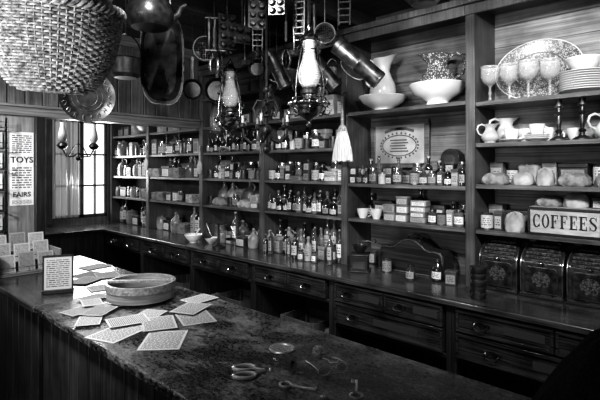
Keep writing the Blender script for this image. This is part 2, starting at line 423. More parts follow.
one('counter_base','counter','dark boarded base under the plain counter extension',(-3.2,1.16,0),[('body',c,planW,.004),('plinth',b2,woodX,.003)],world=True)

# ------------------------------------------------------------ kinds of shelf goods
def labelband(r,z0,z1,half=60,n=10): return MB().lathe([(r,z0),(r,z1)],n,None,math.radians(-90-half),math.radians(-90+half))
def bottle(name,label,r,h,nr,mat,stop=cork,lb=lab,k=.62):
    sh=h*k
    b=MB().lathe([(0,.003),(r*.8,0),(r,.005),(r,sh),(r*.9,sh+r*.35),(nr*1.2,sh+r*.95),(nr,sh+r*1.2),(nr,h-.01),(nr*1.35,h-.009),(nr*1.35,h),(0,h)],18)
    s_=MB().lathe([(0,h),(nr*.9,h),(nr*1.05,h+.012),(0,h+.013)],10)
    return T(name,'bottle',label,2*r,[('body',b,mat),('stopper',s_,stop),('label',labelband(r+.0006,sh*.25,sh*.85),lb)],h)
bt=[bottle('medicine_bottle','dark glass bottle with cork and label',.026,.17,.009,glassD),
    bottle('medicine_bottle','short grey glass bottle with cork',.03,.12,.010,glassM,k=.5),
    bottle('medicine_bottle','slim dark bottle with paper label',.018,.14,.007,glassD),
    bottle('medicine_bottle','stubby wide mouthed dark bottle',.032,.11,.016,glassD,tin,k=.6),
    bottle('medicine_bottle','clear glass bottle with stopper',.024,.15,.008,glassM,glassM),
    bottle('medicine_bottle','round shouldered dark glass bottle',.035,.13,.010,glassD,cork,labL,k=.45)]
bl=[bottle('glass_bottle','large dark glass corked bottle',.037,.25,.012,glassD),
    bottle('glass_bottle','tall slim grey labelled bottle',.028,.27,.011,glassM,k=.7),
    bottle('glass_bottle','broad shouldered glass bottle with label',.042,.19,.014,glassM,tin),
    bottle('glass_bottle','stoneware bottle with narrow neck',.036,.22,.013,M_('stoneware_glaze',.12,.3,.3,rnd=.6))]
sq=T('square_bottle','bottle','square glass bottle with cork',.05,[('body',MB().box(-.024,.024,-.018,.018,0,.10).lathe([(.02,.10),(.010,.112),(.009,.13),(.012,.132),(.012,.138),(0,.138)],10),glassM,.004),('stopper',MB().cyl(.009,.138,.15,10),cork),('label',MB().box(-.019,.019,-.0195,-.0182,.02,.08),lab)],.15)
jar=T('storage_jar','jar','glass jar with metal screw lid',.074,[('body',MB().lathe([(0,.003),(.034,0),(.037,.006),(.037,.085),(.028,.1),(.028,.105),(0,.105)],18),glassM),('lid',MB().cyl(.031,.103,.122,18),tin),('label',labelband(.0376,.02,.072,65),lab)],.122)
jarw=T('ointment_jar','jar','small white ceramic jar with lid',.06,[('body',MB().lathe([(0,0),(.027,0),(.029,.004),(.029,.05),(.024,.055),(0,.055)],18),china2),('lid',MB().lathe([(0,.053),(.03,.054),(.03,.064),(.02,.07),(.006,.072),(.006,.08),(0,.083)],16),china2)],.08)
crock=T('stoneware_crock','crock','stoneware crock with wooden lid',.12,[('body',MB().lathe([(0,0),(.05,0),(.058,.02),(.06,.09),(.052,.11),(.055,.118),(0,.118)],24),crockM),('lid',MB().lathe([(.05,.117),(.05,.128),(.012,.13),(.014,.142),(0,.145)],20),bent)],.14)
jug=T('stoneware_jug','jug','stoneware jug with loop handle and cork',.12,[('body',MB().lathe([(0,0),(.048,0),(.055,.015),(.058,.08),(.05,.115),(.022,.14),(.016,.15),(.016,.168),(.02,.17),(.02,.178),(0,.178)],24),crockM),('handle',MB().tube([(.02+.035*math.sin(a),0,.14+.028*math.cos(a)) for a in [i*pi/7 for i in range(8)]],.006,6),crockM),('stopper',MB().cyl(.013,.177,.192,10),cork)],.19)
mug=T('tin_mug','mug','plain tin mug with strap handle',.09,[('body',MB().lathe([(0,.003),(.034,0),(.036,.004),(.036,.08),(.038,.082),(.034,.082),(.033,.008),(0,.008)],22),tinD),('handle',MB().tube([(.034+.024*math.sin(a),0,.042+.028*math.cos(a)) for a in [i*pi/8 for i in range(9)]],.004,6),tinD)],.085)
def smallbasket():
    m=MB()
    for j in range(9):
        r=.055+.012*j/8
        m.tube([((r+.003*math.sin(a*9+(j%2)*pi))*math.cos(a),(r+.003*math.sin(a*9+(j%2)*pi))*math.sin(a),.006+j*.0095) for a in [2*pi*i/54 for i in range(54)]],.0055,4,True)
    m.lathe([(0,.002),(.056,.002),(.056,.006),(0,.006)],24); return m
sbk=T('small_basket','basket','small round woven basket',.145,[('weave',smallbasket(),wick),('handle',MB().tube([(.064*math.cos(t),0,.085+.07*math.sin(t)) for t in [pi*i/12 for i in range(13)]],.004,6),wick)],.09)
funl=T('tin_funnel','funnel','upturned tin funnel',.11,[('funnel',MB().lathe([(.052,0),(.054,.004),(.014,.07),(.009,.12),(.007,.12),(.012,.068),(.05,.004)],22),tinD)],.12)
can=T('tin_can','tin','round tin with printed label',.07,[('body',MB().lathe([(0,0),(.033,0),(.035,.003),(.034,.006),(.034,.088),(.035,.091),(.033,.094),(.031,.091),(0,.091)],20),tinD),('label',labelband(.0346,.01,.084,150,24),labL)],.094)
def box(name,label,w,d,h,mat,lm): 
    return T(name,'box',label,w,[('body',MB().box(-w/2,w/2,-d/2,d/2,0,h*.8),mat,.003),('lid',MB().box(-w/2-.002,w/2+.002,-d/2-.002,d/2+.002,h*.8,h),mat,.003),('label',MB().box(-w*.4,w*.4,-d/2-.0012,-d/2-.0002,h*.1,h*.72),lm)],h)
ca=box('carton','pale printed carton with label',.085,.06,.055,boxL,labL)
cb_=box('carton','small dark printed box',.06,.05,.075,boxM,lab)
cc=box('tin_box','dark lidded tin box',.12,.08,.10,boxM,labL)
cd=box('carton','flat pale cardboard packet',.11,.07,.035,boxL,labL)
ce=box('tin_box','upright pale tin with printed front',.075,.06,.13,boxL,labL)
cf=box('carton','narrow upright packet with label',.045,.04,.11,boxL,lab)
def pk(w,d,h):
    m=MB().box(-w/2,w/2,-d/2,d/2,0,h)
    s_=MB().tube([(-w/2-.002,0,.002),(-w/2-.002,0,h+.002),(w/2+.002,0,h+.002),(w/2+.002,0,.002)],.0016,5).tube([(0,-d/2-.002,.002),(0,-d/2-.002,h+.002),(0,d/2+.002,h+.002),(0,d/2+.002,.002)],.0016,5)
    s_.tube([(.02*math.cos(a)+.02,.008*math.sin(a),h+.004+.006*abs(math.sin(a))) for a in [i*pi/5 for i in range(10)]],.0015,5,True)
    return T('wrapped_parcel','parcel','paper parcel tied with string',w,[('wrapping',m,bread,.018),('string',s_,cork)],h)
p1=pk(.15,.12,.09); p2=pk(.12,.1,.12)
def blob(w,d,h,seed):
    rr=random.Random(seed); ph=[rr.uniform(0,6) for _ in range(4)]
    m=MB().lathe([(0,0),(.9,0),(1,.12),(1.02,.4),(.95,.7),(.75,.92),(.4,1.02),(0,1.05)],28)
    def f(x,y,z):
        a=math.atan2(y,x); k=1+.07*math.sin(5*a+ph[0])*math.sin(6*z+ph[1])+.05*math.sin(9*a+ph[2]+4*z)
        c=abs(math.cos(a));s_=abs(math.sin(a)); q=(c**4+s_**4)**(-.25)*.5+.5
        return (x*k*q*w/2,y*k*q*d/2,z*h*(1+.05*math.sin(4*a+ph[3])))
    return m.deform(f)
loaf=T('bread_loaf','bread','round topped loaf in pale wrapping',.16,[('loaf',blob(.15,.11,.09,3),bread)],.09)
loaf2=T('bread_loaf','bread','tall round loaf in crumpled wrapping',.13,[('loaf',blob(.12,.11,.12,6),bread)],.12)
bund=T('cloth_bundle','cloth','rumpled folded cloth bundle',.17,[('bundle',blob(.16,.13,.07,8),cloth)],.07)
def folded():
    m=MB()
    for i in range(5): m.box(-.09+.003*(i%2),.09-.002*(i%3),-.09,.09,i*.018,i*.018+.0182)
    return m
fold=T('folded_cloth_stack','cloth','stack of neatly folded cloth',.19,[('cloth',folded(),cloth,.004)],.09)
def cupm(r,h):
    b=MB().lathe([(0,.004),(r*.55,0),(r*.58,.006),(r*.8,h*.35),(r*.97,h*.8),(r,h),(r*.95,h),(r*.9,h*.75),(r*.7,h*.3),(r*.4,.012),(0,.012)],22)
    hd=MB().tube([(r*.9+ .6*r*math.sin(a),0,h*.5-h*.3*math.cos(a)) for a in [i*pi/8 for i in range(9)]],.004,6)
    return b,hd
cb,ch=cupm(.042,.066); cup=T('teacup','cup','white china teacup with loop handle',.11,[('body',cb,china),('handle',ch,china)],.066)
sauc=T('saucer','saucer','white china saucer under a cup',.13,[('saucer',MB().lathe([(0,.004),(.03,0),(.035,.003),(.065,.016),(.066,.019),(.03,.008),(0,.008)],26),china)])
plate=T('dinner_plate','plate','white china dinner plate in a stack',.25,[('plate',MB().lathe([(0,.003),(.06,0),(.075,.004),(.122,.018),(.124,.022),(.075,.009),(0,.008)],34),china)])
def bowl(name,r,h,mat,label,fl=.02): return T(name,'bowl',label,2*r,[('bowl',MB().lathe([(0,.004),(r*.42,0),(r*.45,.006),(r*.38,fl*.55),(r*.55,fl),(r*.85,h*.6),(r*.98,h*.88),(r*1.05,h),(r*1.03,h+.005),(r*.93,h*.86),(r*.8,h*.62),(r*.5,fl+.012),(0,fl+.008)],40),mat)],h)
basin=bowl('wash_basin',.165,.105,china,'large white china wash basin',.035)
basin2=bowl('wash_basin',.175,.14,china,'white china wash basin',.055)
sbowl=bowl('mixing_bowl',.065,.055,china,'small white china bowl',.01)
wbowl=bowl('mixing_bowl',.13,.08,bent,'turned wooden mixing bowl',.012)
def pitcher(name,r,h,mat,label):
    b=MB().lathe([(0,.003),(r*.62,0),(r*.66,h*.03),(r*.6,h*.06),(r*.85,h*.15),(r,h*.3),(r*.93,h*.45),(r*.66,h*.62),(r*.52,h*.74),(r*.55,h*.84),(r*.74,h),(r*.70,h),(r*.5,h*.84),(r*.46,h*.74),(r*.8,h*.4),(0,h*.1)],36)
    def f(x,y,z):
        t=max(0,(z-h*.78)/(h*.22)); a=math.atan2(y,x)
        w=max(0,math.cos(a))**4; return (x*(1+.6*t*w),y,z+h*.08*t*w)
    b.deform(f)
    hd=MB().tube([(-r*.62,0,h*.93),(-r*.95,0,h*1.0),(-r*1.35,0,h*.92),(-r*1.5,0,h*.72),(-r*1.3,0,h*.5),(-r*.9,0,h*.4)],[r*.09,r*.11,r*.12,r*.11,r*.09,r*.09],8)
    return T(name,'pitcher',label,2*r,[('body',b,mat),('handle',hd,mat)],h)
pitA=pitcher('water_pitcher',.095,.34,china,'plain white china pitcher with tall neck')
pitB=pitcher('water_pitcher',.12,.27,transfer,'transfer patterned bulbous pitcher standing in the basin')
pitC=pitcher('cream_jug',.045,.10,china2,'small pale china cream jug')
wg=T('wine_glass','glass','cut crystal stemmed wine glass',.085,[('bowl',MB().lathe([(0,.078),(.014,.08),(.034,.098),(.044,.125),(.044,.17),(.0415,.17),(.042,.125),(.032,.101),(0,.085)],20),glassW),('stem',MB().lathe([(0,0),(.036,0),(.036,.003),(.008,.01),(.005,.03),(.009,.045),(.005,.055),(.006,.072),(.012,.08),(0,.081)],18),glassW),('rim',MB().tube([(.043*math.cos(i*pi/14),.043*math.sin(i*pi/14),.17) for i in range(28)],.0014,4,True),china)])
cst=T('candlestick','candlestick','tall turned dark pewter candlestick',.08,[('base',MB().lathe([(0,0),(.042,0),(.042,.006),(.03,.014),(.014,.022),(.01,.035),(.018,.045),(.009,.055),(.012,.09),(.009,.12),(.02,.13),(.01,.14),(.009,.16),(.022,.168),(.022,.174),(.014,.176),(.016,.2),(.018,.2),(0,.2)],18),tinD)])
tureen=T('tea_pot','teapot','squat pale china teapot with lid',.16,[('body',MB().lathe([(0,.004),(.035,0),(.04,.008),(.065,.04),(.06,.075),(.035,.095),(0,.095)],24).tube([(.055,0,.03),(.085,0,.045),(.095,0,.075),(.108,0,.088)],[.012,.010,.007,.006],8),china2),('lid',MB().lathe([(.037,.094),(.03,.105),(.008,.112),(.01,.122),(0,.126)],18),china2),('handle',MB().tube([(-.055-.035*math.sin(a),0,.055+.028*math.cos(a)) for a in [i*pi/8 for i in range(9)]],.005,6),china2)])

def row(items,x0,x1,y,z,where,grp=None,gap=(.002,.008),jit=.01,s=(.85,1.12),prob=.98,ang=.25):
    x=x0+.034; last=None; fails=0
    while True:
        t=R.choice(items)
        if t is last and len(items)>1 and R.random()<.7: t=R.choice([q for q in items if q is not last])
        q=R.uniform(*s); w=t.w*q
        sqr=t.cat in('box','parcel')
        ww=w*(1.06 if not sqr else 1.1)
        if x+ww>x1-.034:
            fails+=1
            if fails>6: break
            continue
        last=t
        if R.random()<prob:
            place(t,(x+ww/2,y+R.uniform(-jit,jit),z+.0005),R.uniform(-.12,.12) if sqr else R.uniform(-ang,ang),q,label=t.label+' '+where,group=t.name.replace('_',' ')+'s '+(grp or where))
            if t in(ca,cd,cb_) and R.random()<.8:
                for kk in range(1,R.choice((2,3,3)) if t is not cb_ else 2):
                    place(t,(x+ww/2+.003*kk,y+R.uniform(-jit,jit)*.3,z+.002+kk*(t.h*q+.001)),R.uniform(-.12,.12),q,label=t.label+' '+where,group=t.name.replace('_',' ')+'s '+(grp or where))
        x+=ww+R.uniform(*gap)
def stack(t,x,y,z,n,where,s=1):
    for i in range(n): place(t,(x+R.uniform(-.004,.004),y+R.uniform(-.004,.004),z+.0005+i*(t.h*s+.0012)),R.uniform(-.08,.08),s,label=t.label+' '+where,group=t.name.replace('_',' ')+'s '+where)

# bay 5 (right): crockery
zt=1.985
for i,(x,yy) in enumerate([(-1.10,2.76),(-.995,2.775),(-.885,2.75),(-.79,2.80)]): place(wg,(x,yy,zt+.0005),0,1.2,group='wine glasses on the top shelf')
pl=MB().lathe([(0,.0),(.55,0),(.62,.02),(1,.07),(1,.085),(.62,.035),(0,.015)],48)
pl.deform(lambda x,y,z:(x*.24,y*.18,z*.35))
rimp=MB().tube([(.238*math.cos(2*pi*i/48),.178*math.sin(2*pi*i/48),.029) for i in range(48)],.003,5,True)
rimq=MB().tube([(.142*math.cos(2*pi*i/48),.106*math.sin(2*pi*i/48),.013) for i in range(48)],.002,5,True)
one('serving_platter','plate','large oval transfer patterned platter leaning on the wall',(-.89,2.942,zt+.180),[('platter',pl,transfer2),('rim_line',rimp,china),('inner_line',rimq,boxM)],rot=(math.radians(81),0,0))
for i in range(9): place(plate,(-.625,2.80,zt+.0005+i*.0118),i*.5,.95,group='dinner plates stacked on the shelf')
place(sbowl,(-.625,2.80,zt+.0005+9*.0118+.004),0,1.3,label='small white china bowl on the plate stack')
place(tureen,(-.36,2.84,zt+.0005),.3,1.1,label='squat pale china teapot beside the plates')
z=1.7455
place(pitC,(-1.10,2.76,z),.7,1.1,group='cream jugs on the shelf',label='small pale china jug beside the teacups')
place(pitC,(-1.06,2.90,z),.7,1.5,group='cream jugs on the shelf',label='taller pale china jug behind the teacups')
place(sauc,(-.985,2.78,z),label='white china saucer under a cup',group='saucers on the shelf')
place(cup,(-.985,2.78,z+.009),.3,1,group='teacups on the shelf',label='white china teacup resting on a saucer')
place(cup,(-.95,2.92,z),2.4,1.25,group='teacups on the shelf')
for i in range(3): place(sauc,(-.85,2.78,z+i*.010),i,1,group='saucers on the shelf',label='white china saucer in a low stack')
place(cup,(-.85,2.78,z+.030),.6,1,group='teacups on the shelf',label='white china teacup on the saucer stack')
place(cup,(-.83,2.92,z),.4,1.25,group='teacups on the shelf')
place(cst,(-.735,2.76,z),0,1.08,group='candlesticks on the shelf'); place(cst,(-.625,2.76,z),0,1.08,group='candlesticks on the shelf')
place(cup,(-.69,2.91,z),2.2,1.1,group='teacups on the shelf')
place(cup,(-.56,2.90,z),2.2,1.1,group='teacups on the shelf')
place(pitC,(-.52,2.79,z),.5,1.3,group='cream jugs on the shelf',label='pale china jug beside the candlestick')
place(tureen,(-.36,2.82,z),2.6,.85,label='squat china teapot beyond the jug')
W5='on the lower shelf'
row([p1,loaf,loaf2,bund,loaf,cf],bx[5],bx[6],2.77,1.5045,W5,s=(.7,.95),gap=(.001,.008),jit=.006)
row([ce,cc,p2,can,loaf2],bx[5],bx[6],2.925,1.5045,'behind on the shelf',s=(.95,1.2),jit=.003)
L0,L1=-.875,-.525
sg=MB().box(L0,L1,2.715,2.93,0,.15,TR(0,0,1.2405))
fr=MB()
for a,b_,c_,d_ in ((L0,L1,0,.012),(L0,L1,.138,.15),(L0,L0+.012,.012,.138),(L1-.012,L1,.012,.138)): fr.box(a,b_,2.708,2.715,c_,d_,TR(0,0,1.2405))
one('coffee_box','box','long painted storage box with bold lettered front panel',((L0+L1)/2,2.82,1.2405),[('body',sg,signP,.003),('frame',fr,darkW,.002),('lettering',serif_text('COFFEES',L0+.022,L1-.02,1.2405+.042,.07,2.7125,2.7155),blackP)],world=True)
row([jar,can,loaf2,ce,cf],bx[5],L0+.03,2.77,1.2405,'beside the lettered box',s=(.8,1.05))
row([cc,ce,jug],bx[5],L0+.03,2.91,1.2405,'behind the jars',s=(.95,1.2),jit=.004)
row([jar,can,cc],L1-.03,bx[6],2.80,1.2405,'past the lettered box')
for i,(xx,t) in enumerate([(-.80,bund),(-.665,loaf)]): place(t,(xx,2.82,1.391),.1*i,.8,label=t.label+' on the coffee box')
place(cc,(-.56,2.82,1.391),.1,.55,label='dark lidded tin box on the coffee box')
def coffeebin():
    def arch(w,h,z0=0,r=.075):
        return [(-w,z0),(w,z0),(w,h-r)]+[(w-r+r*math.sin(a),h-r+r*math.cos(a)) for a in [pi/2-i*pi/2/6 for i in range(1,7)]]+[(-(w-r)-r*math.sin(a),h-r+r*math.cos(a)) for a in [i*pi/2/6 for i in range(7)]]
    body=MB()
    L_=[.0,.05,.1,.15,.18,.2,.22,.24,.26,.28,.30]
    def halfw(z):
        if z<=.225: return .107
        return .032+math.sqrt(max(0,.075**2-(z-.225)**2))
    vs=[];fs=[]
    for z in L_:
        w_=halfw(z); yf=-.10+(max(0,z-.18)/.12)**1.4*.13
        vs+=[(-w_,yf,z),(w_,yf,z),(w_,.11,z),(-w_,.11,z)]
    for i in range(len(L_)-1):
        for j in range(4): fs.append((i*4+j,i*4+(j+1)%4,(i+1)*4+(j+1)%4,(i+1)*4+j))
    fs+=[(0,1,2,3),tuple(len(vs)-4+q for q in range(4))]
    body.add(vs,fs)
    front=lambda z:-.103+(max(0,z-.18)/.12)**1.4*.13
    parts=[('body',body,japan,0)]
    o=[(x,front(z),z) for x,z in [(-.104,.018),(.104,.018)]+[(halfw(q)-.003,q) for q in L_[2:]]+[(-halfw(q)+.003,q) for q in reversed(L_[2:])]]
    parts.append(('front_moulding',MB().tube(o,.0045,6,True),tin))
    d=arch(.08,.165,.03,.02); parts.append(('door',MB().prism(d,-.106,-.099),japan,.002)); di=len(parts)-1
    parts.append(('door_moulding',MB().tube([(x,-.107,z) for x,z in d],.0025,5,True),tinD,0,di))
    parts.append(('medallion',MB().lathe([(0,0),(.042,0),(.042,.002),(0,.003)],24,TR(0,-.106,.10)@RX(90)@SCL(1.1,1,1)),ornament,0,di))
    ld=MB()
    for i in range(5):
        z=.19+i*.018; w_=halfw(z+.01)-.02; ld.box(-w_,w_,front(z+.006)-.004,front(z+.006)+.006,z,z+.013)
    parts.append(('roll_lid',ld,ornament,.002))
    parts.append(('knob',MB().ball(.011,TR(0,-.108,.186)),brass)); parts.append(('foot',MB().box(-.11,.11,-.112,.115,-.0,.014),darkW,.002))
    return T('coffee_bin','bin','black round topped tin coffee bin with faint ornament',.22,parts,.3)
cbn=coffeebin()
for i,x in enumerate([-1.04,-.81,-.58,-.35]): place(cbn,(x,2.82,.9005),0,1,group='coffee bins on the counter')
rt=T('round_tin','tin','shallow round tin in a small stack',.1,[('body',MB().lathe([(0,0),(.04,0),(.042,.003),(.042,.02),(0,.02)],22),tinK),('lid',MB().lathe([(0,.019),(.044,.019),(.044,.03),(.040,.033),(0,.034)],22),tinD)])
for i in range(5): place(rt,(-1.06,2.50,.9005+i*.0345),0,.95 if i%2 else 1,group='round tins stacked on the counter')

# bay 4
z=2.0005
place(basin,(-1.90,2.845,z),0,1,label='large white china wash basin under the plain pitcher')
place(pitA,(-1.90,2.845,z+.044),math.radians(10),.98)
place(basin2,(-1.475,2.845,z),0,1.0,label='white china wash basin under the patterned pitcher')
place(pitB,(-1.475,2.845,z+.064),math.radians(190),1.0)
row([jar,can,sq,bt[1],jarw,bt[0],bt[3],cb_,cf],bx[4],bx[5],2.735,1.4905,'on the long shelf',s=(.7,1.0),gap=(.001,.004))
row([cb_,jar,bt[2],can,bt[4],cf,bt[0],bt[5]],bx[4],bx[5],2.82,1.4905,'behind on the long shelf',s=(.95,1.25),gap=(.001,.005))
clk=MB().prism([(-.07,0),(.07,0),(.07,.02),(.055,.03),(.055,.13)]+[(.055*math.cos(a),.13+.06*math.sin(a)) for a in [i*pi/8 for i in range(9)]]+[(-.055,.13),(-.055,.03),(-.07,.02)],-.03,.03)
one('mantel_clock','clock','small dark arched mantel clock behind the jars',(-1.42,2.94,1.4905),[('case',clk,darkW,.003),('face',MB().lathe([(0,0),(.03,0),(.03,.003),(0,.003)],24,TR(0,-.031,.125)@RX(90)),boxM)],s=1.25)
place(cup,(-2.02,2.77,1.2405),.4,1,label='white china teacup on the lower shelf',group='teacups on the lower shelf'); place(cup,(-1.91,2.78,1.2405),2.6,1,label='white china teacup on the lower shelf',group='teacups on the lower shelf')
stack(ca,-1.79,2.78,1.2405,2,'on the lower shelf')
stack(ca,-1.69,2.78,1.2405,3,'on the lower shelf')
stack(cd,-1.575,2.79,1.2405,4,'on the lower shelf')
row([cf,can,ce,jar],-1.53,bx[5],2.76,1.2405,'on the lower shelf',s=(.75,1.0))
row([ce,jar,bt[0],cf,cc,bt[5]],bx[4],bx[5],2.92,1.2405,'behind on the shelf',s=(.95,1.25))
fx0,fx1,fz0,fz1=-2.08,-1.60,1.60,1.945
fr=MB().box(fx0,fx1,2.955,2.982,fz0,fz0+.035).box(fx0,fx1,2.955,2.982,fz1-.035,fz1).box(fx0,fx0+.035,2.955,2.982,fz0+.035,fz1-.035).box(fx1-.035,fx1,2.955,2.982,fz0+.035,fz1-.035)
fcx=(fx0+fx1)/2; fcz=(fz0+fz1)/2
des=MB()
des.tube([(fcx+.14*math.cos(2*pi*i/40),2.963,fcz-.01+.075*math.sin(2*pi*i/40)) for i in range(40)],.0035,5,True)
for i in range(26):
    t=2*pi*i/26; des.ball(.008,TR(fcx+.155*math.cos(t),2.964,fcz-.01+.09*math.sin(t))@SCL(1,.25,1),8,5)
des.ribbon([(fcx-.12,fcz+.09),(fcx-.06,fcz+.108),(fcx,fcz+.112),(fcx+.06,fcz+.108),(fcx+.12,fcz+.09)],[.01]*5,2.962,2.965)
for i in range(5): des.box(fcx-.075+.01*(i%2),fcx+.075-.012*(i%3),2.962,2.965,fcz-.055+i*.02,fcz-.046+i*.02)
one('framed_print','picture','framed engraving advertisement hung on the plank wall',(fcx,2.97,fz0),[('frame',fr,shelfW,.005),('mount',MB().box(fx0+.035,fx1-.035,2.966,2.984,fz0+.035,fz1-.035),M_('print_paper',.28,.42,.7,scale=(8,8,8),age=.3)),('engraving',des,M_('grey_ink',.05,.08,.7))],world=True)
def serp(s=1,zz=0): 
    ctrl=[(0,.24),(.05,.232),(.09,.205),(.125,.178),(.165,.168),(.2,.172),(.235,.165),(.255,.14),(.26,.10)]
    pts=[(-.26,0),(.26,0)]+[(x,z) for x,z in reversed(ctrl)]+[(-x,z) for x,z in ctrl[1:]]
    return [(x*s,zz+z*s) for x,z in pts]
one('serpentine_box','box','dark camel backed wooden bread box with lighter moulding',(-1.64,2.84,.9005),[('body',MB().prism(serp(.95),-.07,.07),darkW,.004),('moulding',MB().tube([(x,-.073,z) for x,z in serp(.91,.004)],.0045,6,True),postW),('handle',MB().tube([(.05*math.cos(a),0,.225+.03*math.sin(a)) for a in [i*pi/8 for i in range(9)]],.006,6),brass)])
row([bl[0],jug,cc],bx[4],-1.87,2.89,.9005,'beside the bread box',s=(.9,1.0))
place(jar,(-1.53,2.60,.9005),0,.8,label='small dark lidded jar alone on the counter')
place(bt[3],(-1.40,2.70,.9005),0,1.1,label='stubby dark bottle before the bread box'); place(cb_,(-1.30,2.68,.9005),.2,1.1,label='small dark printed box before the bread box')
place(can,(-1.77,2.70,.9005),.3,.9,label='round labelled tin before the bread box')
cm=MB().box(-.07,.07,-.07,.07,0,.012).box(-.058,.058,-.058,.058,.012,.11).box(-.066,.066,-.066,.066,.11,.12)
one('coffee_mill','grinder','dark box coffee mill with crank handle',(-1.92,2.60,.9005),[('body',cm,darkW,.003),('drawer',MB().box(-.04,.04,-.062,-.057,.025,.07),woodX,.001),('hopper',MB().lathe([(.02,.12),(.045,.15),(.055,.175),(.052,.175),(.04,.15),(0,.13)],20),iron),('crank',MB().tube([(0,0,.13),(0,0,.2),(.06,0,.205),(.1,0,.19)],.005,8).ball(.013,TR(.1,0,.205)),iron)],rot=(0,0,.5))
# bay 3
x0,x1=bx[3],bx[4]
S='on the shelf'; BR='in the back row'
row(bt+[jar,sq],x0,x1,2.74,1.2405,S,gap=(.001,.004)); row(bt+[jar,sq],x0,x1,2.82,1.2405,BR,gap=(.001,.005),s=(1.15,1.4)); 
row([ca,cd,cb_,cf,bt[3],can],x0,x1,2.76,1.5005,S); row([jar,can,bt[5],bt[0],ce],x0,x1,2.87,1.5005,BR,s=(1.1,1.35))
row([jar,can,cb_,bt[3],jarw,mug],x0,x1,2.76,1.7505,S); row([ce,bt[0],funl,jar,bt[5]],x0,x1,2.88,1.7505,BR,s=(1.2,1.4))
row([jar,ce,bt[0],crock,mug,jug],x0,x1,2.80,2.0005,'on the upper shelf',s=(1.05,1.3))
row([cc,ce,crock,sbk,jug],x0,x1,2.82,2.2805,'on the top shelf',s=(1,1.2))
row(bl+[jar],x0+.1,x1,2.60,.9005,'on the counter',gap=(.002,.035),prob=.85,s=(.6,.95)); row(bl+[ce,jar,jug],x0,x1,2.71,.9005,'on the counter',gap=(.004,.015),s=(.7,1.1)); row(bl+[crock,jug],x0,x1,2.84,.9005,'in the counter back row',s=(.95,1.2))
# bay 2
x0,x1=bx[2],bx[3]
row(bt+[jar,can,cf],x0,x1,2.75,1.7505,S); row(bt+[funl],x0,x1,2.84,1.7505,BR,s=(1.2,1.4))
row([jar,bt[1],can,cb_,cf,jarw,mug],x0,x1,2.76,1.5005,S); row([ce,bt[0],jar,bt[5]],x0,x1,2.88,1.5005,BR,s=(1.15,1.35))
row([cc,jar,ca,bund,crock,mug],x0,x1,2.77,1.2405,S,s=(.85,1.1)); row([ce,jug,bt[0]],x0,x1,2.90,1.2405,BR,s=(1.1,1.25))
row([cc,ce,can,crock,jug],x0,x1,2.80,2.0005,'on the upper shelf',s=(1.05,1.3))
row([cc,sbk,crock],x0,x1,2.83,2.2805,'on the top shelf')
row([crock,ce,bl[1],cc,jug],x0+.25,x1,2.70,.9005,'on the counter',gap=(.01,.03)); row(bl[:2]+[crock,cc,jug],x0,x1,2.86,.9005,'in the counter back row',s=(1,1.25))
place(sbowl,(-3.80,2.52,.9005),0,1.25,label='white mortar bowl on the counter'); place(sbowl,(-3.63,2.60,.9005),0,.9,label='smaller white bowl on the counter')
one('pestle','pestle','pale pestle leaning in the mortar bowl',(-3.80,2.52,.935),[('pestle',MB().tube([(0,0,0),(.03,0,.03),(.075,0,.075),(.1,0,.1)],[.013,.008,.006,.009],8),paperM)])
sc_parts=[('base',MB().lathe([(0,0),(.06,0),(.06,.012),(.03,.02),(.012,.03),(.009,.2),(.014,.205),(0,.215)],20),iron),('beam',MB().tube([(-.13,0,.2),(-.06,0,.212),(0,0,.205),(.06,0,.212),(.13,0,.2)],.005,6),brass)]
for s_ in(-1,1):
    p=MB().lathe([(0,.07),(.035,.075),(.055,.088),(.053,.088),(.03,.078),(0,.074)],20,TR(s_*.13,0,0))
    for a in (0,2.1,4.2): p.tube([(s_*.13+.053*math.cos(a),.053*math.sin(a),.088),(s_*.13,0,.2)],.0012,4)
    sc_parts.append(('pan',p,brass))
one('balance_scale','scale','small balance scale with two brass pans',(-3.38,2.50,.9005),sc_parts,rot=(0,0,.3))
# bays 0,1
for (x0,x1) in ((bx[1],bx[2]),(bx[0],bx[1])):
    row([fold,bund,cc,crock,sbk,jar,can],x0,x1,2.78,1.2405,S,s=(.9,1.25)); row([fold,cc,ce,jug,jar,sbk,bt[0]],x0,x1,2.77,1.5005,S,s=(1,1.3))
    row([cc,can,jar,crock,ce,mug,bt[5]],x0,x1,2.76,1.7505,S,s=(1.1,1.4)); row([cc,wbowl,crock,jug,ce],x0,x1,2.82,2.0005,'on the upper shelf',s=(.95,1.25))
    row([ce,jug,crock],x0,x1,2.92,1.7505,BR,s=(1.1,1.3),jit=.004); row([ce,jug,bt[0]],x0,x1,2.925,1.5005,BR,s=(1.1,1.25),jit=.004)
    row([crock,cc,bl[0],fold,jug,bl[3],bl[1]],x0,x1,2.82,.9005,'on the counter',s=(1,1.3))
def paddle(name,label,x,z):
    m=MB().prism([(-.012,.16),(.012,.16),(.012,.02),(.035,-.02),(.04,-.07),(.02,-.12),(-.02,-.12),(-.04,-.07),(-.035,-.02),(-.012,.02)],-.006,.006)
    one(name,'utensil',label,(x,2.68,z),[('paddle',m,paperD,.003)])
paddle('butter_paddle','pale wooden butter paddle hung on the shelf post',-3.93,1.66)
paddle('butter_paddle','pale wooden paddle hung on the far shelf post',-4.99,1.70)
def ladle(x,z,lbl,L_=.22):
    m=MB().tube([(0,0,L_),(0,0,.05),(0,-.005,.02)],.004,6).lathe([(0,-.025),(.022,-.018),(.032,0),(.029,0),(.02,-.014),(0,-.02)],16,TR(0,-.03,0)).tube([(.008*math.cos(t),0,L_+.008+.008*math.sin(t)) for t in [i*pi/5 for i in range(10)]],.002,4,True)
    one('tin_ladle','utensil',lbl,(x,2.675,z),[('ladle',m,tin)])
